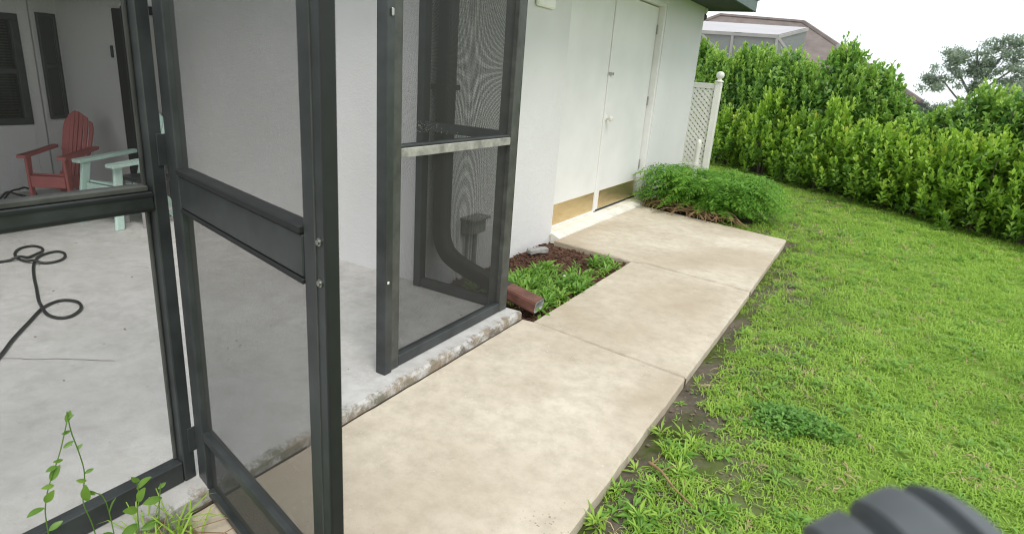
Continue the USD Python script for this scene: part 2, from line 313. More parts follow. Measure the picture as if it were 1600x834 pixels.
# pool-cage mesh of the neighbouring house, far off
mk('far_screen', {'t': ('transparent_bsdf', {}), 'd': ('principled_bsdf', {'base_color': (.13, .165, .16), 'roughness': .7}), 'm': ('mix_closure', {'fac': .72})}, [('t.BSDF', 'm.closure1'), ('d.BSDF', 'm.closure2')], 'm.closure')
plain('pale_panel', (.40, .39, .40), .6, .06, 1.0)

# ------------------------------------------------------------------ ground, sidewalk, patio
XS = -0.62                       # sidewalk's lawn-side edge
gx = np.r_[-80, -40, -20, -10, np.linspace(-6, 6, 121), 10, 20, 40, 80]; gy = np.r_[-60, -20, -5, np.linspace(-1, 14, 151), 20, 30, 45, 70, 120]
GX, GY = np.meshgrid(gx, gy, indexing='ij')
near = (np.abs(GX) < 6.1) & (GY > -1.1) & (GY < 14.1)
GZ = np.where(near, (meshkit.fbm(np.stack([GX * 1.7, GY * 1.7, 0 * GX], -1), 4) - .5) * .035, 0) - .028
GZ = np.where((GX < XS + .08), np.minimum(GZ, -.03), GZ)
house_zone = (GX < XS + .03) & (GY < 6.6)
GZ = np.where(house_zone, -.06, GZ)
nx, ny = len(gx), len(gy)
ii, jj = np.meshgrid(np.arange(nx - 1), np.arange(ny - 1), indexing='ij')
q = np.stack([ii * ny + jj, (ii + 1) * ny + jj, (ii + 1) * ny + jj + 1, ii * ny + jj + 1], -1).reshape(-1, 4)
obj('lawn_ground', (np.stack([GX, GY, GZ], -1).reshape(-1, 3), q), 'lawn_soil', smooth=True, kind='structure', label='dark soil and moss under the lawn grass')
def ground_z(x, y):
    i = np.clip(np.searchsorted(gx, x) - 1, 0, nx - 2); j = np.clip(np.searchsorted(gy, y) - 1, 0, ny - 2)
    return np.minimum(np.minimum(GZ[i, j], GZ[i + 1, j]), np.minimum(GZ[i, j + 1], GZ[i + 1, j + 1])) * .5 + .5 * GZ[i, j]

walk = thing('sidewalk', 'sandy concrete walk of three slabs from the patio to the double door', None, kind='structure')
obj('slab', slab([(-1.668, .915), (-1.5, .885), (XS, .86), (XS, 2.952), (-1.60, 3.082), (-1.668, 3.075)], -.10, 0, seed=1), 'sidewalk_concrete', walk)
obj('slab', slab([(-1.60, 3.094), (XS, 2.964), (XS, 4.66), (-1.46, 4.78), (-1.60, 4.75)], -.10, -.003, seed=2), 'sidewalk_concrete', walk)
obj('slab', slab([(-2.37, 4.86), (-1.60, 4.758), (-1.46, 4.79), (XS - .005, 4.668), (XS - .02, 6.64), (-2.37, 7.08)], -.10, .002, seed=3), 'sidewalk_concrete', walk)
jd = MB().bar((-1.60, 3.086, -.05), (XS + .004, 2.958, -.05), .016, .078).bar((-1.46, 4.784, -.05), (XS + .004, 4.664, -.05), .014, .080).bar((-1.682, .93, -.06), (-1.672, 3.07, -.06), .016, .116)
obj('joint_dirt', jd.out(), 'joint_soil', walk, label='dark dirt packed in the slab joints')
patio = obj('patio_floor', slab([(-9.0, -1.6), (-1.70, -1.6), (-1.69, .6), (-1.672, 1.3), (-1.672, 3.07), (-9.0, 3.07)], -.10, .05, c=.012, jit=.006, seed=4), 'patio_concrete', kind='structure', label='pale grey concrete patio floor with a chipped outer edge')
# hairline crack across the patio floor
cr = spline([(-3.75, .62, 0), (-3.5, .83, 0), (-3.2, 1.0, 0), (-2.98, 1.17, 0), (-2.80, 1.28, 0)], 8)
cr[:, 1] += (meshkit.noise(cr * 9) - .5) * .03
mbc = MB()
for a, b in zip(cr[:-1], cr[1:]):
    d = b - a; s = np.array([-d[1], d[0], 0]); s = s / np.linalg.norm(s) * .0016
    mbc.add(np.array([a - s, b - s, b + s, a + s]) + [0, 0, .0535], [[0, 1, 2, 3]])
obj('crack', mbc.out(), 'crack_dark', patio)
bed = obj('garden_bed', slab([(-2.46, 3.1), (-1.605, 3.1), (-1.605, 4.745), (-2.46, 4.85)], -.12, -.035, c=.02, jit=.01, seed=5), 'mulch', kind='structure', label='brown mulch bed between the white wall and the walk')

# ------------------------------------------------------------------ the house
house = thing('house', 'white stucco house with dark eaves, double utility door and bay window on the patio', 'house', group=None)
WX, WB = -2.46, 3.05              # faces of the two walls
def wall(lo, hi, label=None): return obj('wall', MB().box(lo, hi, .004).out(), 'white_stucco', house, label=label)
wall((WX - .20, WB, -.1), (WX, 4.96, 2.9))
wall((WX - .20, 4.96, 2.285), (WX, 7.43, 2.9))
wall((WX - .20, 7.43, -.1), (WX, 9.0, 2.9))
wall((-6.83, WB, -.02), (WX - .2, WB + .18, 2.9))
wall((-6.83, 9.0 - .2, -.1), (WX - .2, 9.0, 2.9))
# door head and far reveal, threshold
obj('door_frame', MB().box((WX - .20, 7.385, .03), (WX - .012, 7.43, 2.285), .004).box((WX - .20, 4.96, 2.245), (WX - .012, 7.385, 2.285), .004).box((WX - .20, 4.96, .03), (WX - .03, 4.99, 2.245), .004).out(), 'white_paint', house)
th = MB(); th.box((WX - .2, 4.93, -.05), (WX + .02, 7.45, .035), .006)
pv = np.array([[WX + .02, 4.92, -.05], [WX + .115, 4.92, -.05], [WX + .10, 4.92, .012], [WX + .02, 4.92, .045], [WX + .02, 7.2, -.05], [WX + .135, 7.2, -.05], [WX + .12, 7.2, .012], [WX + .02, 7.2, .045]])
th.add(pv, [[0, 1, 2, 3], [7, 6, 5, 4], [1, 5, 6, 2], [2, 6, 7, 3], [0, 4, 5, 1], [3, 7, 4, 0]])
obj('threshold', th.out(), 'threshold_paint', house, label='white painted concrete threshold under the double door')
DXF = WX - .085                   # door face
def leaf(y0, y1, label):
    d = obj('door', MB().box((DXF - .045, y0, .045), (DXF, y1, 2.235), .004).out(), 'white_paint', house, label=label)
    return d
dl = leaf(5.0, 6.105, 'left leaf of the white double door')
dr = leaf(6.115, 7.375, 'right leaf of the white double door with the knob')
obj('kick_plate', MB().box((DXF, 5.03, .062), (DXF + .004, 6.06, .262), .001).out(), 'brass', dl, label='brass kick plate on the left leaf')
obj('kick_plate', MB().box((DXF, 6.20, .062), (DXF + .004, 7.30, .262), .001).out(), 'brass', dr, label='brass kick plate on the right leaf')
obj('astragal', MB().box((DXF, 6.082, .05), (DXF + .012, 6.128, 2.23), .003).out(), 'white_paint', dl)
obj('bottom_sweep', MB().box((DXF - .03, 5.0, .036), (DXF + .006, 6.1, .056), .002).out(), 'white_paint', dl)
obj('bottom_sweep', MB().box((DXF - .03, 6.12, .036), (DXF + .006, 7.37, .056), .002).out(), 'black_seal', dr)
kv, kf = lathe([(0, 0), (.032, 0), (.032, .006), (.012, .012), (.012, .032), (.024, .04), (.030, .052), (.026, .066), (.012, .074), (0, .075)], 20)
def to_x(v, at): return np.stack([v[:, 2], v[:, 0], v[:, 1]], 1) + np.asarray(at)
obj('knob', (to_x(kv, (DXF + .001, 6.165, 1.03)), kf), 'lampwhite', dr, smooth=40)
obj('latch', MB().box((DXF + .013, 6.075, 1.46), (DXF + .024, 6.19, 1.488), .003).out(), 'worn_aluminium', dr)
for zz in (.45, 1.2, 2.0):
    obj('hinge', MB().box((DXF + .001, 7.366, zz - .05), (DXF + .014, 7.384, zz + .05), .002).out(), 'worn_aluminium', dr)
# cover plate above and left of the door
obj('cover_box', MB().box((WX, 4.33, 1.915), (WX + .03, 4.62, 2.16), .012).out(), 'white_vinyl', house, smooth=40, label='white plastic cover box high on the wall left of the door')
# eave over the utility wall
EX, EY, EZ = -1.87, 9.35, 2.42
obj('soffit', MB().box((-6.9, WB - .5, EZ), (EX - .03, EY - .03, EZ + .02)).out(), 'dark_soffit', house)
obj('fascia', MB().box((EX - .028, WB - .5, EZ - .012), (EX, EY, EZ + .17), .004).box((-6.9, EY - .028, EZ - .012), (EX - .03, EY, EZ + .17), .004).out(), 'green_fascia', house)
obj('drip_edge', MB().box((EX + .001, WB - .5, EZ + .13), (EX + .018, EY + .02, EZ + .185), .004).box((-6.9, EY + .001, EZ + .13), (EX, EY + .018, EZ + .185), .004).out(), 'green_fascia', house)
rv = np.array([[EX + .02, WB - .5, EZ + .19], [EX + .02, EY + .02, EZ + .19], [-6.9, EY + .02, EZ + .19], [-6.9, WB - .5, EZ + .19], [-4.4, WB + 2, EZ + 1.3], [-4.4, EY - 2.4, EZ + 1.3]])
obj('roof', (rv, np.array([[0, 1, 5], [0, 5, 4], [1, 2, 5], [2, 3, 4], [2, 4, 5], [3, 0, 4]])), 'roof_tile', house)
# floodlight under the eave at the far corner
fl = obj('floodlight', MB().box((-2.56, 9.002, 2.25), (-2.46, 9.05, 2.34), .012).tube([(-2.51, 9.05, 2.30), (-2.51, 9.10, 2.31), (-2.505, 9.12, 2.37)], .022, 10).box((-2.565, 9.05, 2.27), (-2.46, 9.16, 2.35), .02).out(), 'black_seal', house, smooth=40, label='floodlight with a white globe under the far eave corner')
gs = trimesh.creation.icosphere(3, .062); gs.apply_translation((-2.515, 9.115, 2.405 - .01))
obj('lamp_globe', gs, 'lampwhite', fl, smooth=True)
obj('wire', MB().tube(spline([(-2.53, 9.02, 2.25), (-2.57, 9.06, 2.20), (-2.60, 9.03, 2.15)], 6), .006, 6).out(), 'black_seal', fl)

# bay on the patio
BX = -6.75
wall((BX - .16, -2.0, .0), (BX, 1.05, 1.77)); wall((BX - .16, 2.71, 0), (BX, 2.80, 1.77), )
wall((BX - .16, 1.05, 0), (BX, 2.71, .655)); wall((BX - .16, 1.05, 1.605), (BX, 2.71, 1.77))
w2a, w2b = np.array([BX - .0, 2.80, 0]), np.array([BX - .065, WB + .0, 0])
obj('wall', MB().bar(w2a + [-.08, 0, .885], w2b + [-.08, .1, .885], .16, 1.77).out(), 'white_stucco', house)
obj('bay_soffit', MB().box((BX - .4, -2.0, 1.772), (BX + .38, 2.79, 1.83), .004).box((BX - .4, 2.79, 1.772), (-5.62, WB, 1.83), .004).out(), 'dark_soffit', house, label='dark soffit over the patio bay')
# front bay window with blinds
wf = MB()
for lo, hi in (((1.05, .655), (2.71, .715)), ((1.05, 1.55), (2.71, 1.605)), ((2.65, .715), (2.71, 1.55)), ((1.05, .715), (1.11, 1.55)), ((1.11, 1.10), (2.65, 1.145)), ((1.86, .715), (1.90, 1.55))):
    wf.box((BX - .06, lo[0], lo[1]), (BX + .012, hi[0], hi[1]), .004)
win = obj('window', wf.out(), 'dark_bronze', house, label='wide dark framed bay window with lowered blinds')
obj('pane', MB().box((BX - .035, 1.1, .71), (BX - .030, 2.66, 1.555)).out(), 'window_glass', win)
bl = MB()
for k in range(34):
    z = .735 + k * .024
    bl.add(np.array([[BX - .075, 1.12, z], [BX - .055, 1.12, z + .013], [BX - .055, 2.64, z + .013], [BX - .075, 2.64, z]]), [[0, 1, 2, 3]])
obj('blind', bl.out(), 'blind_slat', win, kind='stuff')
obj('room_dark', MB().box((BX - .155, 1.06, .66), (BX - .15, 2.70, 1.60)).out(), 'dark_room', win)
# narrow side window on the return
dd = (w2b - w2a) / np.linalg.norm(w2b - w2a); nn = np.array([dd[1], -dd[0], 0.0])
def on_return(t0, t1, z0, z1, out, thick):
    a, b = w2a + dd * t0 + nn * out, w2a + dd * t1 + nn * out
    return MB().bar(a + [0, 0, (z0 + z1) / 2], b + [0, 0, (z0 + z1) / 2], thick, z1 - z0, c=.003)
swm = MB()
for t0, t1, z0, z1 in ((.05, .225, .70, .735), (.05, .225, 1.60, 1.635), (.05, .078, .735, 1.60), (.197, .225, .735, 1.60), (.078, .197, 1.155, 1.19)):
    v, f = on_return(t0, t1, z0, z1, .020, .03).out(); swm.add(v, f)
sw = obj('window', swm.out(), 'dark_bronze', house, label='narrow dark framed side window of the bay')
obj('pane', on_return(.078, .197, .735, 1.60, .014, .006).out(), 'dark_room', sw)
# dark sliding-door frame on the patio wall
sd = MB().box((-5.80, WB - .035, .05), (-5.66, WB, 1.70), .006).box((-5.66, WB - .035, 1.655), (-5.14, WB, 1.72), .006).box((-5.20, WB - .035, .05), (-5.14, WB, 1.655), .006)
sdo = obj('patio_door', sd.out(), 'black_seal', house, label='dark framed sliding door on the patio wall')
obj('pane', MB().box((-5.66, WB - .012, .06), (-5.20, WB - .004, 1.655)).out(), 'far_wall', sdo)
obj('wall_hook', MB().box((-5.915, WB - .02, 1.30), (-5.895, WB, 1.40), .004).out(), 'dark_soffit', house)
# unseen roof, added and sized to darken the left of the patio
obj('patio_roof', MB().box((-9, -2.2, 2.50), (-4.1, WB, 2.58)).out(), 'dark_soffit', house, label='unseen roof added to shade the left part of the patio')
# brown downspout by the corner, shade painted into it, rusty kicked-out foot
dsx, dsy = WX + .065, 3.19
def rrect_tube(path, w, h):
    """rounded, ribbed rectangular pipe swept along a path lying in the xz plane at y = dsy"""
    p = np.asarray(path, float); t = np.gradient(p, axis=0); t /= np.linalg.norm(t, axis=1, keepdims=True)
    ang = np.linspace(0, 2 * np.pi, 48, endpoint=False)
    e = 5.0; cs = np.sign(np.cos(ang)) * np.abs(np.cos(ang)) ** (2 / e), np.sign(np.sin(ang)) * np.abs(np.sin(ang)) ** (2 / e)
    rib = 1 - .05 * (np.cos(ang * 12) > .3)
    Y = np.array([0, 1.0, 0]); V = []
    for k in range(len(p)):
        N = np.cross(t[k], Y)
        V.append(p[k] + (cs[0] * rib * w / 2)[:, None] * Y + (cs[1] * rib * h / 2)[:, None] * N)
    V = np.array(V); n = 48; i, j = np.meshgrid(np.arange(len(p) - 1), np.arange(n), indexing='ij')
    qd = np.stack([i * n + j, i * n + (j + 1) % n, (i + 1) * n + (j + 1) % n, (i + 1) * n + j], -1).reshape(-1, 4)
    return V.reshape(-1, 3), qd
pth = np.vstack([[(dsx, dsy, 2.42), (dsx, dsy, 1.4), (dsx, dsy, .50)], spline([(dsx, dsy, .42), (dsx + .015, dsy, .33), (dsx + .07, dsy, .245), (dsx + .17, dsy, .195)], 6), [(-2.0, dsy, .135), (-1.84, dsy, .104)]])
ds = obj('downspout', rrect_tube(pth, .115, .085), 'shaded_downspout', house, smooth=50, label='brown downspout with shade painted into its upper length, foot kicked out over the bed')
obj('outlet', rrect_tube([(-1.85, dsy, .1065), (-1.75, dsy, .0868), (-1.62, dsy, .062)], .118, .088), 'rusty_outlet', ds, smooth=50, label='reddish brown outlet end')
obj('inner_face', rrect_tube([(-1.78, dsy, .0927), (-1.70, dsy, .0773), (-1.6185, dsy, .0617)], .106, .077), 'pale_pipe_inside', ds)
obj('strap', MB().box((WX, dsy - .075, 1.30), (dsx + .05, dsy + .075, 1.33)).out(), 'shaded_downspout', ds)
# outdoor box and its pipes on the wall
ob = obj('outlet_box', MB().box((WX, 3.50, .30), (WX + .09, 3.70, .41), .01).box((WX, 3.49, .405), (WX + .12, 3.71, .425), .004).out(), 'grey_box', house, label='grey weatherproof outlet box low on the wall behind the screens')
obj('conduit', MB().tube([(WX + .035, 3.64, .30), (WX + .035, 3.64, -.05)], .017, 10).out(), 'grey_box', ob, smooth=40)
obj('conduit', MB().tube([(WX + .035, 3.54, .30), (WX + .035, 3.54, -.05)], .013, 10).out(), 'grey_box', ob, smooth=40)

# ------------------------------------------------------------------ screen enclosure
FX = -1.77                        # outer face of the frame
enc = thing('screen_enclosure', 'dark bronze aluminium screen enclosure around the patio with an open doorway', 'screen enclosure')
def member(name, lo, hi, mat='dark_bronze', label=None, c=.003): return obj(name, MB().box(lo, hi, c).out(), mat, enc, label=label)
TOP = 2.55
member('post', (FX - .045, .980, .051), (FX, 1.020, TOP))
member('post', (FX - .05, 1.995, .051), (FX, 2.055, TOP), 'dark_bronze_worn', 'scuffed door jamb post')
member('door_stop', (FX - .045, 1.945, .051), (FX + .012, 1.993, TOP), 'dark_bronze')
member('post', (FX - .085, 2.965, .051), (FX, 3.045, TOP), 'dark_bronze_worn', 'corner post beside the downspout foot')
member('wall_channel', (WX + .001, 2.985, .051), (WX + .055, 3.045, TOP))
member('head_rail', (FX - .055, -1.5, TOP + .002), (FX, 3.045, TOP + .07)); member('head_rail', (WX, 2.985, TOP + .002), (FX - .057, 3.045, TOP + .07))
member('bottom_rail', (FX - .05, 2.057, .052), (FX - .002, 2.963, .108)); member('rail', (FX - .05, 2.057, 1.050), (FX - .001, 2.963, 1.092), 'worn_aluminium', 'weathered mid rail with bare metal showing')
member('rail_cap', (FX - .055, 2.058, 1.094), (FX - .004, 2.962, 1.104))
member('bottom_rail', (WX + .057, 2.992, .052), (FX - .087, 3.04, .108)); member('rail', (WX + .057, 2.992, 1.06), (FX - .087, 3.04, 1.115))
member('bottom_rail', (FX - .05, -1.5, .052), (FX - .002, .978, .128)); member('rail', (FX - .05, -1.5, .985), (FX - .001, .978, 1.042))
member('rail_cap', (FX - .052, -1.5, 1.044), (FX - .006, .969, 1.060), 'dark_bronze_worn')
member('spline_groove', (FX - .0005, -1.5, .992), (FX + .0015, .978, .998), 'black_seal', c=0); member('spline_groove', (FX - .0005, -1.5, 1.030), (FX + .0015, .978, 1.036), 'black_seal', c=0)
member('track', (FX - .045, .970, .130), (FX - .030, .979, TOP), 'dark_bronze_worn')
member('clip', (FX + .013, 1.963, 1.615), (FX + .022, 1.977, 1.645), 'steel'); member('clip', (FX + .0125, 1.955, .500), (FX + .016, 1.968, .513), 'lampwhite')
fk = MB(); frng = np.random.default_rng(3)
for k in range(70):
    x = WX + .004 + abs(frng.normal()) * .09; z = frng.uniform(1.045, 1.115); e = frng.uniform(.0015, .0035)
    y = 2.984 if x < WX + .054 else 2.991
    if x < FX - .1: fk.box((x, y - .001, z), (x + e, y + .0005, z + e))
obj('lichen_fleck', fk.out(), 'lampwhite', enc, kind='stuff', label='pale flecks on the side rail by the wall')
def sheet(name, a, b, z0, z1, mat, parent, n=10):
    """a thin woven sheet, slightly slack"""
    a, b = np.array(a, float), np.array(b, float); d = (b - a); nrm = np.array([d[1], -d[0]]) / np.linalg.norm(d)
    u, w = np.meshgrid(np.linspace(0, 1, n), np.linspace(0, 1, n), indexing='ij')
    bulge = (np.sin(u * np.pi) * np.sin(w * np.pi) * .004)
    v = np.stack([a[0] + d[0] * u + nrm[0] * bulge, a[1] + d[1] * u + nrm[1] * bulge, z0 + (z1 - z0) * w], -1).reshape(-1, 3)
    i, j = np.meshgrid(np.arange(n - 1), np.arange(n - 1), indexing='ij')
    return obj(name, (v, np.stack([i * n + j, (i + 1) * n + j, (i + 1) * n + j + 1, i * n + j + 1], -1).reshape(-1, 4)), mat, parent, smooth=True)
PX = FX - .026
sheet('screen', (PX, 2.055), (PX, 2.966), .106, 1.052, 'screen_weave', enc); sheet('screen', (PX, 2.055), (PX, 2.966), 1.1, TOP, 'screen_weave', enc)
sheet('screen', (WX + .055, 3.016), (FX - .085, 3.016), .106, 1.062, 'screen_weave_side', enc); sheet('screen', (WX + .055, 3.016), (FX - .085, 3.016), 1.113, TOP, 'screen_weave_side', enc)
sheet('screen', (PX, -1.5), (PX, .975), .126, .987, 'screen_weave_clear', enc); sheet('screen', (PX, -1.5), (PX, .975), 1.058, TOP, 'screen_weave_left', enc)

# ------------------------------------------------------------------ the open screen door
D0 = np.array([FX + .004, 1.041, 0.0]); DN = np.array([-DU[1], DU[0], 0.0])
door = thing('screen_door', 'open dark bronze screen door swung out over the walk', 'screen door')
DW = .905
def dbar(s0, s1, z0, z1, thick=.032, off=0.0, c=.003):
    a, b = D0 + DU * s0 + DN * off, D0 + DU * s1 + DN * off
    return MB().bar(a + [0, 0, (z0 + z1) / 2], b + [0, 0, (z0 + z1) / 2], thick, z1 - z0, c=c)
ZB, ZT = .015, 2.18
obj('stile', dbar(.006, .085, ZB, ZT).out(), 'dark_bronze', door, label='hinge stile')
obj('stile', dbar(.818, DW, ZB, ZT, .026).out(), 'dark_bronze', door, label='broad free stile with two bolts')
obj('edge_trim', dbar(DW + .001, DW + .009, ZB, ZT, .030).out(), 'black_seal', door)
obj('face_rib', dbar(.868, .872, ZB, ZT, .030, 0, 0).out(), 'dark_bronze_worn', door)
obj('top_rail', dbar(.087, .816, ZT - .08, ZT).out(), 'dark_bronze', door)
obj('mid_rail', dbar(.087, .816, 1.005, 1.098, .03).out(), 'dark_bronze', door)
obj('rail_lip', dbar(.087, .816, 1.100, 1.118, .044).out(), 'black_seal', door); obj('rail_lip', dbar(.087, .816, .990, 1.003, .036).out(), 'black_seal', door)
obj('bottom_rail', dbar(.087, .816, ZB, .045).out(), 'dark_bronze', door); obj('kick_rail', dbar(.087, .816, .228, .262).out(), 'dark_bronze', door)
for a, z0, z1, m in (('screen', .26, .992, 'screen_weave_door'), ('screen', 1.116, ZT - .08, 'screen_weave_door'), ('kick_screen', .043, .23, 'screen_weave_dark')):
    sheet(a, (D0 + DU * .083)[:2], (D0 + DU * .82)[:2], z0, z1, m, door)
bv, bf = lathe([(0, 0), (.0085, 0), (.0085, .002), (.0055, .0025), (.0055, .006), (.003, .0065), (0, .0055)], 12)
for s, z in ((.886, 1.100), (.886, 1.014)):
    Rm = np.stack([DU, np.array([0, 0, 1.0]), -DN], 1)
    obj('bolt', (bv @ Rm.T + D0 + DU * s - DN * .0135 + [0, 0, z], bf), 'steel', door, smooth=30)
for zz in (.20, 1.16, 2.0):
    obj('hinge', MB().box((FX + .001, 1.000, zz - .045), (FX + .005, 1.031, zz + .045), .001).tube([(FX + .008, 1.031, zz - .045), (FX + .008, 1.031, zz + .045)], .006, 10).out(), 'dark_bronze', door)

# ------------------------------------------------------------------ chairs, table, hose on the patio
def chair(label, mat, loc, rotz, s, slim=False):
    t = thing('adirondack_chair', label, 'chair', loc, rotz, s, group=None)
    for sx in (-1, 1):
        # front leg: tapered upright under the arm
        v, f = cbox((sx * .285 - .022, -.03, 0), (sx * .285 + .022, .06, .545), .008); v = v.copy()
        v[:, 0] += sx * (.545 - v[:, 2]) * (.10 if slim else .02); v[:, 1] -= (.545 - v[:, 2]) * (.16 if slim else .0)
        w = 1 - .35 * (1 - v[:, 2] / .545); v[:, 1] = .015 + (v[:, 1] - .015) * w if not slim else v[:, 1]
        obj('leg', (v, f), mat, t)
        arm = np.array([[sx * .30 - .055, -.07], [sx * .30 + .055, -.07], [sx * .33 + .055, .30], [sx * .33 + .03, .60], [sx * .33 - .05, .62], [sx * .30 - .055, .25]])
        ap = sg.Polygon(arm).buffer(.02).buffer(-.005)
        am = trimesh.creation.extrude_polygon(ap, .028, engine='earcut'); am.vertices[:, 2] += .545 + (am.vertices[:, 1] + .07) * .05
        obj('arm', am, mat, t)
        # side board running down to the back foot
        sb = sg.Polygon([(.02, .37), (.02, .26), (.45, .14), (.62, 0), (.75, 0), (.60, .20), (.30, .33)])
        sm = trimesh.creation.extrude_polygon(sb, .035, engine='earcut'); q_ = np.array(sm.vertices)
        sm.vertices = np.stack([q_[:, 2] - .0175 + sx * .235, q_[:, 0], q_[:, 1]], 1); sm.invert()
        obj('back_leg', sm, mat, t)
    obj('apron', MB().box((-.262, -.025, .245), (.262, .0, .365), .008).out(), mat, t)
    for k in range(6):
        y = .01 + k * .083; z = .372 - .10 * (y / .5)
        obj('seat_slat', MB().bar((-.25, y + .036, z), (.25, y + .036, z), .074, .02, up=(0, .2, 1), c=.006).out(), mat, t)
    # fan back: seven slats under one rounded top
    bd = np.array([0, math.sin(math.radians(23)), math.cos(math.radians(23))]); org = np.array([0, .46, .27])
    for k in range(7):
        u0, u1 = (k - 3.5) / 3.5, (k - 2.5) / 3.5; um = (u0 + u1) / 2
        wb, wt = .20, .27
        top = .74 * (1 - .15 * um * um) - .0
        n = 7; P = []
        for i in range(n + 1):
            h = i / n
            wid = wb + (wt - wb) * h
            if h > .75: wid *= 1 - .16 * ((h - .75) / .25) ** 2
            P.append((wid * (u0 + .035) , top * h, wid * (u1 - .035)))
        L = [(a, b) for a, b, c_ in P] + [(c_, b + (.02 * (um < 0) - .02 * (um > 0)) * (i_ == n)) for i_, (a, b, c_) in reversed(list(enumerate(P)))]
        pm = trimesh.creation.extrude_polygon(sg.Polygon(L).buffer(.002), .022, engine='earcut'); q_ = np.array(pm.vertices)
        back = np.cross([1.0, 0, 0], bd)
        pm.vertices = org + q_[:, :1] * [1.0, 0, 0] + q_[:, 1:2] * bd + (q_[:, 2:] - .03 * um * um * 0) * back + (um * um * .05) * (-back)
        obj('back_slat', pm, mat, t)
    for h in (.05, .34):
        c_ = org + bd * h + np.cross([1.0, 0, 0], bd) * -.012
        obj('back_rail', MB().bar(c_ - [.235, 0, 0], c_ + [.235, 0, 0], .02, .05, up=bd, c=.005).out(), mat, t)
    return t
chair('faded red plastic adirondack chair in front of the bay window', 'red_plastic', (-5.83, 2.38, .0505), 36, (.51, .72, .81))
chair('mint green plastic adirondack chair beside the screen post', 'mint_plastic', (-5.13, 2.45, .0505), 10, (.60, .76, .88), True)
tb = thing('side_table', 'low side table with a black top behind the mint green chair', 'table', (-4.98, 2.72, .0505), 0, (.42, .8, .9))
obj('tabletop', MB().box((-.34, -.2, .40), (.34, .2, .43), .008).out(), 'black_top', tb)
for sx in (-.3, .3):
    for sy in (-.16, .16): obj('leg', MB().box((sx - .018, sy - .018, 0), (sx + .018, sy + .018, .40), .004).out(), 'far_wall', tb)
obj('shelf', MB().box((-.28, -.15, .12), (.28, .15, .14), .004).out(), 'far_wall', tb)

db = MB(); drng = np.random.default_rng(23)
for k in range(170):
    x, y = drng.uniform(-6.5, -1.75), drng.uniform(.2, 2.95); L = drng.uniform(.002, .010); a = drng.uniform(0, 6.28)
    v, f = cbox((-L / 2, -L * .3, 0), (L / 2, L * .3, L * .25))
    db.add(np.stack([v[:, 0] * math.cos(a) - v[:, 1] * math.sin(a) + x, v[:, 0] * math.sin(a) + v[:, 1] * math.cos(a) + y, v[:, 2] + .0505], 1), f)
obj('floor_debris', db.out(), 'litter', label='specks of dry leaf and dirt on the patio floor', category='litter', kind='stuff')
def lay(pts, z):
    p = np.array([(x, y, z) for x, y in pts]); return p
h1 = [(-2.95, .80), (-3.202, 1.005), (-3.35, 1.112), (-3.514, 1.246), (-3.668, 1.377), (-3.71, 1.478), (-3.631, 1.522), (-3.522, 1.492), (-3.45, 1.412), (-3.474, 1.357), (-3.59, 1.349), (-3.78, 1.403), (-3.996, 1.482), (-4.235, 1.569),
      (-4.464, 1.665), (-4.605, 1.757), (-4.645, 1.861), (-4.576, 1.887), (-4.463, 1.836), (-4.421, 1.761), (-4.454, 1.693), (-4.551, 1.655), (-4.671, 1.654), (-4.792, 1.695), (-4.872, 1.764), (-4.871, 1.831), (-4.771, 1.843), (-4.663, 1.781), (-4.621, 1.702), (-4.63, 1.617), (-4.639, 1.552), (-4.68, 1.30), (-5.1, 1.2)]
h2 = [(-5.1, 1.2), (-5.6, 1.5), (-6.05, 1.95), (-6.20, 2.147), (-6.33, 2.26), (-6.46, 2.36), (-6.50, 2.42), (-6.40, 2.42), (-6.25, 2.36), (-6.10, 2.26), (-5.98, 2.12), (-6.08, 2.10), (-6.24, 2.20), (-6.36, 2.33), (-6.40, 2.46), (-6.28, 2.46), (-6.08, 2.36), (-5.90, 2.27), (-5.80, 2.20)]
hp = spline(lay(h1[:-1] + h2, .059), 10)
cum = np.r_[0, np.cumsum(np.linalg.norm(np.diff(hp, axis=0), axis=1))]
for k in range(len(hp)):                      # lift the hose where it passes over itself, and in the springy far coil
    d = np.linalg.norm(hp[:k, :2] - hp[k, :2], axis=1) if k else np.zeros(0)
    m = d[cum[:k] < cum[k] - .12] if k else d
    if len(m): hp[k, 2] += .017 * np.exp(-(m.min() / .035) ** 2)
far = np.clip((-hp[:, 0] - 5.85) / .35, 0, 1)
hp[:, 2] += far * .05 * (1 + np.sin(cum * 9)) * .9
obj('hose', MB().tube(hp, .0085, 8).out(), 'black_hose', smooth=True, label='black hose looped loosely across the patio floor', category='hose')

# ------------------------------------------------------------------ foliage kit
def tone_mesh(name, v, f, tone, mat, parent=None, **kw):
    p = obj(name, (v, f), mat, parent, **kw)
    UsdGeom.PrimvarsAPI(p).CreatePrimvar('tone', Sdf.ValueTypeNames.FloatArray, 'vertex').Set(Vt.FloatArray.FromNumpy(np.asarray(tone, np.float32)))
    return p

def leaves(base, d, up, length, width, wide=.6, fold=.18, droop=.12, tone=None):
    """many five-point leaves at once. base, d, up: (n, 3); returns vertices, faces, tone"""
    n = len(base); d = d / (np.linalg.norm(d, axis=1, keepdims=True) + 1e-9)
    s = np.cross(d, up); s /= np.linalg.norm(s, axis=1, keepdims=True) + 1e-9; u = np.cross(s, d)
    L = np.broadcast_to(length, (n,))[:, None]; W = np.broadcast_to(width, (n,))[:, None]
    mid = base + d * L * wide - u * 0 * L; tip = base + d * L - u * L * droop
    l = mid + s * W / 2 + u * W * fold; r = mid - s * W / 2 + u * W * fold
    v = np.stack([base, mid, tip, l, r], 1).reshape(-1, 3)
    k = np.arange(n)[:, None] * 5
    f = np.concatenate([k + [[0, 1, 3]], k + [[0, 4, 1]], k + [[3, 1, 2]], k + [[1, 4, 2]]])
    t = np.repeat(np.zeros(n) if tone is None else tone, 5)
    return v, f, t

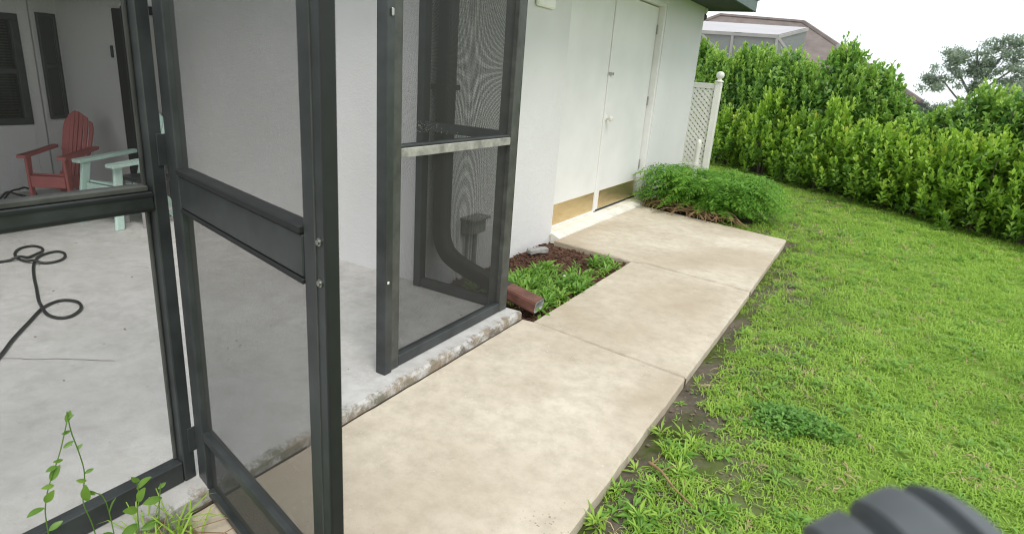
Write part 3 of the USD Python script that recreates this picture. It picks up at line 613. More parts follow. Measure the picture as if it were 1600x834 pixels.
def rand_unit(n):
    v = rng.normal(size=(n, 3)); return v / np.linalg.norm(v, axis=1, keepdims=True)

def merge(parts):
    vs, fs, ts, n = [], [], [], 0
    for v, f, t in parts:
        vs.append(v); fs.append(f + n); ts.append(t); n += len(v)
    return np.vstack(vs), np.vstack(fs), np.concatenate(ts)

def shoot_leaves(base, axis, L, n, ll, lw, tone):
    """one upright shoot: whorled spoon leaves that stand up towards the tip"""
    t = np.sort(rng.uniform(.0, 1, n)); az = np.arange(n) * 2.4 + rng.uniform(0, 6)
    axis = axis / np.linalg.norm(axis); a = np.cross(axis, [.3, .9, .1]); a /= np.linalg.norm(a); b = np.cross(axis, a)
    pos = base + axis * (t * L)[:, None]
    out = np.cos(az)[:, None] * a + np.sin(az)[:, None] * b
    d = out * (1.05 - .65 * t)[:, None] + axis * (.45 + .75 * t)[:, None] + rng.normal(size=(n, 3)) * .16
    upv = axis + -.2 * out
    tone = tone + np.where(rng.random(n) < .006, .9, 0)
    return leaves(pos, d, np.broadcast_to(upv, d.shape) + rng.normal(size=d.shape) * .25, ll * rng.uniform(.75, 1.15, n) * (1 - .25 * t), lw * rng.uniform(.8, 1.15, n) * (1 - .25 * t), .62, .16, .10, tone + (t - .5) * .75 + rng.normal(size=n) * .14)

def bush(H, R, nsh, mat, seed, ll=.090, lw=.047, spiky=.25):
    global rng
    rng = np.random.default_rng(seed); parts = []
    for k in range(nsh):
        # point on the flank or the crown of an upright egg, rougher with noise
        h = rng.uniform(.03, 1) ** .85; az = rng.uniform(0, 2 * np.pi)
        prof = R * (np.sin(np.pi * min(1, (h * .80 + .20))) ** .55) * rng.uniform(.62, 1.06)
        prof *= .82 + .36 * meshkit.noise(np.array([[az * 1.3, h * 4, seed * 3.0]]))[0]
        p = np.array([math.cos(az) * prof, math.sin(az) * prof, h * H * (.90 + .0 * spiky)])
        lean = np.array([math.cos(az), math.sin(az), 0]) * (.55 * (1 - h) + .12)
        ax = lean * .8 + [0, 0, 1.0] + rng.normal(size=3) * .10
        L = rng.uniform(.18, .36) * (1 + (spiky if rng.random() < .4 else 0))
        height_tone = -.22 + .26 * h + rng.normal() * .14  # darker low down, lighter towards the top
        parts.append(shoot_leaves(p - ax / np.linalg.norm(ax) * L * .5, ax, L, int(rng.integers(15, 24)), ll, lw, height_tone))
    n = nsh * 6                                # inner leaves, darker in tone
    q = rand_unit(n) * (rng.uniform(0, 1, (n, 1)) ** .4) * [R * .78, R * .78, H * .44] + [0, 0, H * .50]
    q = q[q[:, 2] > .05]; n = len(q)
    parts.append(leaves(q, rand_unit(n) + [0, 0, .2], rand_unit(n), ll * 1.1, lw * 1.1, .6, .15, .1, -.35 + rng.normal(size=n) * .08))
    v, f, t = merge(parts)
    v[:, 2] = np.maximum(v[:, 2], .02)
    st = MB()
    for k in range(7):
        az = rng.uniform(0, 6.28); r0 = rng.uniform(.02, .10); r1 = R * rng.uniform(.25, .62)
        pts = spline([(math.cos(az) * r0, math.sin(az) * r0, -.05), (math.cos(az) * r0 * 1.6, math.sin(az) * r0 * 1.6, H * .25), (math.cos(az) * r1, math.sin(az) * r1, H * rng.uniform(.55, .85))], 5)
        st.tube(pts, np.linspace(.016, .005, len(pts)), 6)
    return v, f, t, st.out()

def plant_bush(name, label, category, group, loc, rot, sc, geo, mat):
    t = thing(name, label, category, loc, rot, 1.0, group)
    UsdGeom.Xformable(t).AddScaleOp().Set(Gf.Vec3f(*map(float, sc)))
    v, f, tn, st = geo
    tone_mesh('crown', v, f, tn, mat, t); obj('stem', st, 'bark', t)
    return t

def ref_copy(root, name, label, category, group, loc, rot, sc):
    x = UsdGeom.Xform.Define(stage, path_for(name)); p = x.GetPrim()
    p.GetReferences().AddInternalReference(root.GetPath()); p.SetInstanceable(True)
    x.ClearXformOpOrder()
    p.GetAttribute('xformOp:translate').Set(Gf.Vec3d(*map(float, loc))); p.GetAttribute('xformOp:rotateZ').Set(float(rot)); p.GetAttribute('xformOp:scale').Set(Gf.Vec3f(*map(float, sc)))
    x.SetXformOpOrder([UsdGeom.XformOp(p.GetAttribute(a)) for a in ('xformOp:translate', 'xformOp:rotateZ', 'xformOp:scale')])
    return tag(p, label, category, group)

# ------------------------------------------------------------------ hedge: a brighter front row and a taller back row
def hedge_y(x): return -.006 * x * x - .916 * x + 9.797
ORD = ['first', 'second', 'third', 'fourth', 'fifth', 'sixth', 'seventh', 'eighth', 'ninth', 'tenth', 'eleventh', 'twelfth', 'thirteenth', 'fourteenth']
front_geo = [bush(1.0, .435, 115, None, 31 + k, .088, .046, .5) for k in range(3)]
back_geo = [bush(2.0, .62, 250, None, 51 + k, .098, .050, .45) for k in range(3)]
prng = np.random.default_rng(12)
protos = {}
front = [(-3.25, .95), (-2.50, 1.12), (-1.72, 1.42), (-1.25, 1.02), (-.74, 1.27), (-.26, 1.06), (.14, 1.17), (.47, .98), (.80, 1.10), (1.16, 1.06), (1.55, 1.08), (1.95, 1.05)]
back = [(-4.5, 2.36), (-3.95, 2.36), (-3.32, 2.22), (-2.72, 2.20), (-2.25, 2.26), (-1.78, 2.18), (-1.30, 2.08), (-.80, 2.16), (-.34, 1.98), (0.02, 1.62), (.34, 1.36), (.66, 1.34), (.98, 1.66), (1.35, 1.74), (1.75, 1.75)]
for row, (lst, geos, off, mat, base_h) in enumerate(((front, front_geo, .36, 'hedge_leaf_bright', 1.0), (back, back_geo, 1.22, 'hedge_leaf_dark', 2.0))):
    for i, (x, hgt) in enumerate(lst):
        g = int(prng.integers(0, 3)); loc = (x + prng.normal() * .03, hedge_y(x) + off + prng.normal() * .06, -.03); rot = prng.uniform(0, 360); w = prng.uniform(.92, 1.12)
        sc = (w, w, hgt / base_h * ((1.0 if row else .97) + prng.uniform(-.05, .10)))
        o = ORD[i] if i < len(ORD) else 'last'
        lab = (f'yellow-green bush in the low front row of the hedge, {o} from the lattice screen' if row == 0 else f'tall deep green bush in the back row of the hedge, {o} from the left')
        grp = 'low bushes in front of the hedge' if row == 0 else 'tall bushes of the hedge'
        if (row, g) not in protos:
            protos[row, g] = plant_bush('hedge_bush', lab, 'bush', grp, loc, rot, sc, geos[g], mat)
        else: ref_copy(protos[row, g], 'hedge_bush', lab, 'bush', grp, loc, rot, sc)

# ------------------------------------------------------------------ feathery fern mound at the end of the walk, with dead stems
rng = np.random.default_rng(77)
fern = thing('fern_shrub', 'feathery bright green asparagus fern mound at the end of the walk', 'shrub', (-1.66, 7.42, -.02))
fp, stems = [], MB()
for k in range(560):
    az = rng.uniform(0, 2 * np.pi); rr = math.sqrt(rng.uniform(0, 1)) * .8
    b0 = np.array([math.cos(az) * .42 * rr, math.sin(az) * .30 * rr, .0])
    out = np.array([math.cos(az) * 1.25, math.sin(az) * .9, 0]) * (.25 + .75 * rr)
    Lh = rng.uniform(.10, .50)
    P = spline([b0, b0 + out * .16 + [0, 0, Lh * .75], b0 + out * .40 + [0, 0, Lh], b0 + out * .66 + [0, 0, Lh * rng.uniform(.45, .9)]], 5)
    P[:, 2] += (meshkit.noise(P * 4 + k) - .5) * .05; P[:, 2] = np.maximum(P[:, 2], .02)
    n = 44; t = np.linspace(.18, 1, n); idx = t * (len(P) - 1); i0 = np.minimum(idx.astype(int), len(P) - 2); fr = (idx - i0)[:, None]
    pos = P[i0] * (1 - fr) + P[i0 + 1] * fr; tg = P[i0 + 1] - P[i0]; tg /= np.linalg.norm(tg, axis=1, keepdims=True)
    sd = np.cross(tg, [0, 0, 1.0]); sd /= np.linalg.norm(sd, axis=1, keepdims=True) + 1e-6
    d = sd * np.where(np.arange(n) % 2, 1, -1)[:, None] + tg * .55 + rng.normal(size=(n, 3)) * .30
    fp.append(leaves(pos, d, np.tile([0, 0, 1.0], (n, 1)) + rng.normal(size=(n, 3)) * .3, (.072 * np.sin(np.pi * (.2 + .75 * t)) + .014), .0145, .45, .05, .15, np.full(n, rng.normal() * .16 - .1) + t * .15))
    if k % 4 == 0: stems.tube(P, .0016, 4, False)
v, f, t = merge(fp); tone_mesh('foliage', v, f, t, 'fern_leaf', fern); obj('stem', stems.out(), 'fern_leaf', fern)
dead = MB()
for k in range(130):
    u = rng.uniform(0, 1); x0 = -2.33 + u * 1.05; y0 = 7.12 - u * .27 + rng.normal() * .035
    d = np.array([rng.normal() * .16 + .06, rng.normal() * .09 - .02]); z = rng.uniform(.01, .10)
    dead.tube(spline([(x0, y0, z), (x0 + d[0] * .5, y0 + d[1] * .5, z + rng.uniform(0, .06)), (x0 + d[0], y0 + d[1], rng.uniform(.004, .03))], 4), .0035, 4, False)
obj('dry_stems', dead.out(), 'dry_stem', label='tangle of dry brown stems at the foot of the fern mound', category='dead stems', kind='stuff')

# ------------------------------------------------------------------ lattice screen and pipe stubs behind the house corner
lat = thing('lattice_screen', 'white lattice panel with a ball-topped post behind the house corner', 'lattice', (-2.235, 9.5, -.02))
LZ0, LZ1, LX = .30, 1.40, -1.0
obj('post', MB().box((-.045, -.045, 0), (.045, .045, 1.50), .006).out(), 'white_vinyl', lat)
cv, cf = lathe([(0, 1.50), (.062, 1.50), (.062, 1.512), (.03, 1.528), (.026, 1.545), (.050, 1.565), (.058, 1.592), (.050, 1.622), (.028, 1.642), (0, 1.648)], 24)
obj('ball_cap', (cv, cf), 'white_vinyl', lat, smooth=40)
obj('rail', MB().box((LX, -.02, LZ1), (-.046, .02, LZ1 + .075), .005).out(), 'white_vinyl', lat); obj('rail', MB().box((LX, -.02, LZ0 - .07), (-.046, .02, LZ0), .005).out(), 'white_vinyl', lat)
for sgn in (1, -1):
    for c in np.arange(LX - 1.4, 1.4, .078):
        # slat along x - sgn*z = c, clipped to the panel
        ln = sg.LineString([(c - 3 * 1, -3 * sgn + .85), (c + 3, 3 * sgn + .85)]).intersection(sg.box(LX, LZ0, -.046, LZ1))
        if ln.is_empty or ln.geom_type != 'LineString' or ln.length < .05: continue
        (xa, za), (xb, zb) = ln.coords
        obj('slat', MB().bar((xa, .006 * sgn, za), (xb, .006 * sgn, zb), .006, .036, up=(0, 0, 1)).out() if False else MB().bar((xa, .0045 * sgn, za), (xb, .0045 * sgn, zb), .0085, .036, up=np.cross((0, 1.0, 0), (xb - xa, 0, zb - za))).out(), 'white_vinyl', lat)
sv, sf = lathe([(0, 0), (.038, 0), (.038, .56), (.041, .57), (.041, .63), (.030, .665), (.012, .68), (0, .682)], 18)
for k, (x, y, s, lb) in enumerate(((-2.335, 9.30, 1.0, 'cream capped pipe standing in front of the lattice'), (-2.565, 9.22, .62, 'short white capped pipe at the house corner'))):
    t_ = thing('pipe_stub', lb, 'pipe', (x, y, -.02)); obj('pipe', (sv * [1, 1, s], sf), 'white_vinyl' if k else 'lampwhite', t_, smooth=40)
    obj('collar', MB().tube([(0, 0, .30 * s), (0, 0, .34 * s)], .046, 16).out(), 'white_vinyl', t_, smooth=40)

# ------------------------------------------------------------------ neighbouring house and far tree
nb = thing('neighbour_house', 'brown hip-roofed house with a grey screened pool cage beyond the hedge', 'house')
A, B, C = np.array([-7.26, 29, 4.28]), np.array([-3.89, 29, 4.08]), np.array([.71, 24, 1.36])
D = np.array([-12.2, 24, 1.36]); E2, F2 = C + [0, 10, 0], D + [0, 10, 0]
th_ = np.array([0, 0, -.16])
rv = np.array([A, B, C, D, E2, F2]); rv = np.vstack([rv, rv + th_])
obj('roof', (rv, np.array([[3, 2, 1], [3, 1, 0], [2, 4, 1], [4, 5, 0], [4, 0, 1], [5, 3, 0], [9, 7, 8], [9, 6, 7], [8, 7, 10], [10, 6, 11], [10, 7, 6], [11, 6, 9], [3, 9, 8], [3, 8, 2], [2, 8, 10], [2, 10, 4], [4, 10, 11], [4, 11, 5], [5, 11, 9], [5, 9, 3]])), 'roof_tile', nb)
obj('hip_cap', MB().tube([B, C], .09, 6).tube([A, B], .09, 6).tube([A, D], .09, 6).out(), 'roof_tile', nb)
obj('gutter', MB().bar(C + [.08, -.08, -.10], D + [0, -.08, -.10], .14, .14).bar(C + [.08, -.08, -.1], E2 + [.08, 0, -.1], .14, .14).out(), 'dark_bronze', nb)
obj('wall', MB().box((-11.6, 24.5, -.5), (.1, 33.5, 1.25)).out(), 'far_wall', nb)
obj('vent', MB().tube([(-2.1, 24.9, 2.5), (-2.1, 24.9, 3.05)], .07, 10).out(), 'far_wall', nb)
# pool cage: sloping pale roof panels over a grey screened front
f0, f1, b0_, b1_ = np.array([-7.4, 21, 3.03]), np.array([-3.45, 21, 2.93]), np.array([-7.8, 24.4, 3.60]), np.array([-3.1, 24.4, 3.44])
cg = MB()
for a, b in ((f0, f1), (f1, b1_), (f0, b0_), (b0_, b1_)): cg.bar(a, b, .09, .09)
for u in np.linspace(0, 1, 4):
    a = f0 + (f1 - f0) * u; cg.bar(a, [a[0] + .12, a[1], -.3], .08, .08, up=(0, 1, 0)); cg.bar(a, b0_ + (b1_ - b0_) * u, .06, .06)
cg.bar([-4.9 - .9, 21, 3.0], [-4.55, 21, 1.9], .07, .07)
cg.bar(f1, [-2.35, 21.4, 1.7], .07, .07)
obj('cage_frame', cg.out(), 'far_wall', nb)
obj('cage_roof', (np.array([f0, f1, b1_, b0_]) + [0, 0, .06], [[0, 1, 2, 3]]), 'pale_panel', nb, label='pale translucent roof of the pool cage')
obj('cage_screen', (np.array([f0, f1, [f1[0], 21, -.3], [f0[0], 21, -.3]]), [[0, 1, 2, 3]]), 'far_screen', nb); obj('cage_screen', (np.array([f1, b1_, [b1_[0], 24.4, -.3], [f1[0], 21, -.3]]), [[0, 1, 2, 3]]), 'far_screen', nb)

def far_tree(name, label, base, limbs, seed, ncl, leaf, csize, open_=.0):
    global rng
    rng = np.random.default_rng(seed); base = np.array(base, float)
    t = thing(name, label, 'tree', base)
    wood, parts = MB(), []
    for pts, r0 in limbs:
        p = spline(pts, 6); wood.tube(p, np.linspace(r0, r0 * .3, len(p)), 6)
        for k in range(ncl):
            u = rng.uniform(.45, 1.02); c = p[min(int(u * (len(p) - 1)), len(p) - 1)] + rng.normal(size=3) * csize * [1.0, 1.0, .62]
            n = 90; q = c + rng.normal(size=(n, 3)) * csize * .36 * [1.15, 1.15, .75]
            parts.append(leaves(q, rand_unit(n) + [0, 0, .3], rand_unit(n), leaf * rng.uniform(.7, 1.3, n), leaf * .32, .5, .1, .1, rng.normal() * .15 + (q[:, 2] - c[2]) / csize * .15))
            wood.tube([p[int(u * .9 * (len(p) - 1))], c], [r0 * .16, r0 * .06], 4, False)
    v, f, tn = merge(parts); tone_mesh('crown', v, f, tn, 'hazed_leaf', t); obj('trunk', wood.out(), 'hazed_bark', t)
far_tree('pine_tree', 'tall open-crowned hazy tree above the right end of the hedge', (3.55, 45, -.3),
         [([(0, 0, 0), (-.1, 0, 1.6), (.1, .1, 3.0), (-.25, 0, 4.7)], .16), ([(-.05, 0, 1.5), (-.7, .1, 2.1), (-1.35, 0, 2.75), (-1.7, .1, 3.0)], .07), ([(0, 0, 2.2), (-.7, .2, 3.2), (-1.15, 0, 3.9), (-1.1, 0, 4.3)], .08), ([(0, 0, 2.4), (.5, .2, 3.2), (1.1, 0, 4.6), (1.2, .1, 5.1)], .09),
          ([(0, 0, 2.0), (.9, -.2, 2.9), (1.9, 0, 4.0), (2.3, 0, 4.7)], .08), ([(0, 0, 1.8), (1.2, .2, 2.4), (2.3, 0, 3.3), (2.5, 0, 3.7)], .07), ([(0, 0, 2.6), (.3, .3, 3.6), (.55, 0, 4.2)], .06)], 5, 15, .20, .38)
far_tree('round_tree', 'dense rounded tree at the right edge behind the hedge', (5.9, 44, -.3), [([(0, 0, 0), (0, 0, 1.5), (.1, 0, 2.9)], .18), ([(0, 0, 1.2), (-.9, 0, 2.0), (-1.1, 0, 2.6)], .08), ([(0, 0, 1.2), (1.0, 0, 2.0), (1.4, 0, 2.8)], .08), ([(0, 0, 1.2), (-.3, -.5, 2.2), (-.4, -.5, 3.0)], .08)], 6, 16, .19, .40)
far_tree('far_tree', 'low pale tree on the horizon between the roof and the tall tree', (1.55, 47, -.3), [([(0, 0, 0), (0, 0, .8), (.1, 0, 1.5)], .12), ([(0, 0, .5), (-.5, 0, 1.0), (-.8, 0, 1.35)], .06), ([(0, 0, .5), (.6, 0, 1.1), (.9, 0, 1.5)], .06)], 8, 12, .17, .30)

# ------------------------------------------------------------------ grass, weeds, creeper
def clump(n, spread, hl, wl, seed, lean=.9):
    r = np.random.default_rng(seed); vs, fs, ts = [], [], []; m = 0
    for k in range(n):
        a = r.uniform(0, 6.283); rr = spread * math.sqrt(r.uniform()); b = np.array([math.cos(a) * rr, math.sin(a) * rr, -.012])
        da = r.uniform(0, 6.283); L = hl * r.uniform(.55, 1.25); w = wl * r.uniform(.7, 1.25); ln = lean * r.uniform(.25, 1.25)
        d = np.array([math.cos(da), math.sin(da), 0]); s = np.array([-d[1], d[0], 0])
        p1 = b + d * L * .30 * ln + [0, 0, L * .50]; p2 = b + d * L * .75 * ln + [0, 0, L * (.85 - .28 * ln)]
        p3 = b + d * L * 1.05 * ln + [0, 0, L * (.90 - .50 * ln)]
        vs += [b - s * w / 2, b + s * w / 2, p1 - s * w * .55, p1 + s * w * .55, p2 - s * w * .4, p2 + s * w * .4, p3]
        fs += [[m, m + 1, m + 3], [m, m + 3, m + 2], [m + 2, m + 3, m + 5], [m + 2, m + 5, m + 4], [m + 4, m + 5, m + 6]]
        ts += [r.normal() * .15 - .12] * 2 + [r.normal() * .1] * 2 + [.1] * 2 + [.16]; m += 7
    return np.array(vs), np.array(fs), np.array(ts)

def rosette(n, L, W, seed, rise=.5, wide=.45, tiers=1):
    global rng
    r = rng = np.random.default_rng(seed); az = np.arange(n) * 2.4 + r.uniform(0, 6, 1); t = np.linspace(0, 1, n)
    ln = L * r.uniform(.6, 1.15, n); base = np.stack([np.cos(az) * .006, np.sin(az) * .006, .004 + t * L * .55 * tiers], 1)
    d = np.stack([np.cos(az), np.sin(az), rise * (.3 + t)], 1) + r.normal(size=(n, 3)) * .15
    return leaves(base, d, np.tile([0, 0, 1.0], (n, 1)) + r.normal(size=(n, 3)) * .2, ln, W * r.uniform(.75, 1.2, n), wide, .12, .22, r.normal(size=n) * .14 + .05)

def instancer(name, protos_, mats, pts, idx, rots, scl, parent=None, **kw):
    base = path_for(name, parent)
    pi = UsdGeom.PointInstancer.Define(stage, base)
    targets = []
    for k, ((v, f, t), m) in enumerate(zip(protos_, mats)):
        p = usdkit.mesh(stage, f'{base}/tuft' + (f'_{k:03d}' if k else ''), (v, f), MAT[m])
        UsdGeom.PrimvarsAPI(p).CreatePrimvar('tone', Sdf.ValueTypeNames.FloatArray, 'vertex').Set(Vt.FloatArray.FromNumpy(np.asarray(t, np.float32)))
        targets.append(p.GetPath())
    pi.CreatePrototypesRel().SetTargets(targets)
    pi.CreateProtoIndicesAttr(Vt.IntArray.FromNumpy(np.asarray(idx, np.int32)))
    pi.CreatePositionsAttr(Vt.Vec3fArray.FromNumpy(np.asarray(pts, np.float32)))
    h = np.asarray(rots) / 2
    pi.CreateOrientationsAttr(Vt.QuathArray([Gf.Quath(float(math.cos(a)), 0, 0, float(math.sin(a))) for a in h]))
    pi.CreateScalesAttr(Vt.Vec3fArray.FromNumpy(np.repeat(np.asarray(scl, np.float32)[:, None], 3, 1)))
    return tag(pi, **kw)

def in_view(p, margin=90):
    q = (np.asarray(p) - EYE) @ np.stack([RT, UP, -FW], 1); d = np.maximum(-q[:, 2], 1e-6)
    x = 800 + 960.37 * q[:, 0] / d; y = 417 - 960.37 * q[:, 1] / d
    return (-q[:, 2] > .1) & (x > -margin) & (x < 1600 + 2 * margin) & (y > -margin) & (y < 834 + 2 * margin)

grng = np.random.default_rng(99)
def bare(x, y):
    """0 to 1: how bare the soil is (the worn strip along the walk and some thin spots)"""
    p = np.stack([x, y, np.zeros_like(x)], -1); n = meshkit.fbm(p * 2.6 + 11, 4)
    n2 = meshkit.fbm(p * 6.0 + 31, 3)
    w = .07 + .72 * np.clip((n - .30) * 2.6, 0, 1) * np.clip((4.3 - y) / .9, 0, 1) * np.clip((y - 1.5) / .5, .25, 1)
    strip = np.clip((w - (x - XS)) / .10, 0, 1) * (y < 6.6)
    thin = np.clip((n2 - .555) * 7, 0, 1) * np.clip(1.25 - (x - XS) * .9, 0, 1) * np.clip((4.8 - y), 0, 1)
    return np.maximum(strip, thin * .9)
PT, PS = [], []
for y0, y1, dens, sc in ((.6, 2.6, 760, .70), (2.6, 4.5, 640, .78), (4.5, 7.0, 420, .92), (7.0, 13.5, 240, 1.1)):
    x0, x1 = (XS, 4.2) if y1 < 4.6 else (-4.0, 4.2)
    n = int((x1 - x0) * (y1 - y0) * dens); p = np.stack([grng.uniform(x0, x1, n), grng.uniform(y0, y1, n), np.zeros(n)], 1)
    ok = in_view(p) & (p[:, 1] < hedge_y(p[:, 0]) + .25 + .12 * grng.normal(size=n))
    ok &= ~((p[:, 0] < XS + .012) & (p[:, 1] < 6.68)) & ~((p[:, 0] < -.62) & (p[:, 1] < 6.66 + (-.62 - p[:, 0]) * .26 + .06)) & ~((p[:, 0] < WX + .05) & (p[:, 1] < 9.1))
    ok &= ((p[:, 0] + 1.66) / .62) ** 2 + ((p[:, 1] - 7.42) / .45) ** 2 > 1
    ok &= grng.random(n) > bare(p[:, 0], p[:, 1])
    p = p[ok]; p[:, 2] = ground_z(p[:, 0], p[:, 1]) + .004
    PT.append(p); PS.append(np.full(len(p), sc) * grng.uniform(.75, 1.25, len(p)))
PT, PS = np.vstack(PT), np.concatenate(PS)
big = meshkit.fbm(PT * .9 + 5, 3)
PS *= .70 + .6 * big
gp = [clump(21, .062, .050, .0046, 200 + k, 1.05) for k in range(4)] + [clump(15, .055, .044, .0066, 210 + k, 1.3) for k in range(2)] + [rosette(9, .042, .020, 220 + k, .5, .55) for k in range(2)]
gp.append(clump(9, .05, .050, .0040, 231, 1.6)); gm = ['grass_blade'] * 6 + ['weed_leaf'] * 2 + ['straw']
gi = grng.choice(9, len(PT), p=[.165, .165, .165, .165, .105, .105, .035, .035, .06])
instancer('lawn_grass', gp, gm, PT, gi, grng.uniform(0, 6.283, len(PT)), PS, label='bright green mown lawn grass reaching from the walk to the hedge', category='grass', kind='stuff')

# broad weeds along the edge of the walk
def scatter(n, fn):
    p = np.array([fn() for _ in range(n)]); p[:, 2] = ground_z(p[:, 0], p[:, 1]) + .002; return p
wp = scatter(105, lambda: (XS + .03 + abs(grng.normal()) * .26, grng.uniform(1.25, 2.45), 0))
wp2 = scatter(34, lambda: (XS + .02 + abs(grng.normal()) * .2, grng.uniform(2.4, 4.2), 0))
wp = np.vstack([wp, wp2])
wpro = [rosette(11, .085, .017, 300, .55, .45, .5), rosette(13, .075, .014, 301, .8, .4, .8), rosette(9, .065, .020, 302, .4, .5, .4), clump(16, .03, .10, .007, 303, .9)]
instancer('edge_weeds', wpro, ['weed_leaf', 'grass_blade', 'weed_leaf', 'grass_blade'], wp, grng.integers(0, 4, len(wp)), grng.uniform(0, 6.28, len(wp)), np.where(np.arange(len(wp)) < 105, .80, .55) * grng.uniform(.6, 1.15, len(wp)), label='broad-leaved weeds growing on bare soil beside the walk', category='weeds', kind='stuff')
# crumbs of soil, dead leaves and small stones on the worn strip
lt = MB(); lrng = np.random.default_rng(17)
for k in range(900):
    x, y = XS + .02 + abs(lrng.normal()) * .24, lrng.uniform(1.3, 4.3); z = float(ground_z(np.array([x]), np.array([y]))[0])
    a = lrng.uniform(0, 6.28); L = lrng.uniform(.004, .022); w = L * lrng.uniform(.25, .9); h = w * lrng.uniform(.2, .6); ti = lrng.normal() * .25
    v, f = cbox((-L / 2, -w / 2, 0), (L / 2, w / 2, h), .3 * h)
    lt.add(np.stack([v[:, 0] * math.cos(a) - v[:, 1] * math.sin(a) + x, v[:, 0] * math.sin(a) + v[:, 1] * math.cos(a) + y, v[:, 2] + v[:, 0] * ti + z + .003], 1), f)
obj('soil_litter', lt.out(), 'litter', label='crumbs of soil and dead leaf on the bare strip beside the walk', category='litter', kind='stuff')
# low creeping weed patch
rng = np.random.default_rng(41)
cpts = []
for k in range(1700):
    a = rng.uniform(0, 6.283); r = rng.uniform() ** .62 * (.85 + .3 * math.sin(3 * a + 1)); cpts.append((-.085 + math.cos(a) * r * .25 + math.sin(a) * r * .05, 2.83 + math.sin(a) * r * .19, .065 * (1 - r * r * .75) * rng.uniform(.4, 1.1)))
cpts = np.array(cpts); cpts[:, 2] += ground_z(cpts[:, 0], cpts[:, 1])
n = len(cpts); v, f, t = leaves(cpts, rand_unit(n) * [1, 1, .5] + [0, 0, .25], np.tile([0, 0, 1.0], (n, 1)) + rng.normal(size=(n, 3)) * .3, .021, .014, .55, .1, .1, rng.normal(size=n) * .14)
tone_mesh('creeping_weed', v, f, t, 'creeper_leaf', label='low dark green mat of small-leaved creeping weed in the lawn', category='weed', kind='stuff')
# weeds, chips and stones in the mulch bed
bp = []
while len(bp) < 135:
    x, y = grng.uniform(-2.40, -1.62), grng.uniform(3.12, 4.72)
    if meshkit.fbm(np.array([[x * 2.2, y * 2.2, 3.3]]), 3)[0] + .38 * (x + 2.05) / .45 - .12 * (y - 3.7) > .50 and y > 3.28 - (x + 2.4) * 0: bp.append((x, y, -.034))
bp = np.array(bp)
bpro = [rosette(15, .105, .026, 320 + k, .75, .55, .9) for k in range(3)] + [clump(12, .03, .09, .006, 330, 1.0)]
instancer('bed_weeds', bpro, ['weed_leaf'] * 3 + ['grass_blade'], bp, grng.choice(4, len(bp), p=[.3, .3, .3, .1]), grng.uniform(0, 6.28, len(bp)), grng.uniform(.45, .95, len(bp)), label='lush leafy weeds filling the mulch bed beside the walk', category='weeds', kind='stuff')
ch = MB(); crng = np.random.default_rng(5)
for k in range(1500):
    x, y = crng.uniform(-2.44, -1.62), crng.uniform(3.12, 4.80); a = crng.uniform(0, 6.28); L = crng.uniform(.012, .05); w = crng.uniform(.005, .014)
    v, f = cbox((-L / 2, -w / 2, -.002), (L / 2, w / 2, .003)); tl = crng.normal() * .3
    v = np.stack([v[:, 0] * math.cos(a) - v[:, 1] * math.sin(a) + x, v[:, 0] * math.sin(a) + v[:, 1] * math.cos(a) + y, v[:, 2] + v[:, 0] * tl - .032 + crng.uniform(0, .008)], 1); ch.add(v, f)
obj('mulch_chips', ch.out(), 'mulch', label='brown bark mulch chips covering the garden bed', category='mulch', kind='stuff')
st = thing('paver_piece', 'broken pale grey paver lying on the mulch by the wall', 'paver', (-2.325, 4.46, -.022), 64)
bm = trimesh.Trimesh(*cbox((-.095, -.035, 0), (.095, .035, .045), .008)).subdivide().subdivide(); bm.vertices += (meshkit.noise(np.array(bm.vertices) * 60)[:, None] - .5) * .012
obj('block', bm, 'stone_grey', st, smooth=50)
pb = trimesh.creation.icosphere(2, .014); pb.vertices *= [1.2, 1, .7]; pb.apply_translation((-1.865, 4.05, -.018)); obj('pebble', pb, 'white_vinyl', label='small white pebble among the bed weeds', category='pebble', smooth=True)
tw = MB().tube(spline([(-.53, 2.13, .012), (-.47, 2.09, .022), (-.40, 2.03, .016), (-.31, 1.97, .012)], 5), np.linspace(.007, .003, 16), 5).tube(spline([(-.47, 2.09, .022), (-.44, 2.13, .03), (-.43, 2.17, .018)], 4), .003, 4).tube(spline([(-.52, 2.12, .014), (-.50, 2.16, .03), (-.51, 2.19, .03)], 4), .003, 4)
tw.v = [q + [0, 0, -.012] for q in tw.v]
obj('twig', tw.out(), 'dry_stem', label='pale dry twig lying beside the walk edge', category='twig', smooth=True)

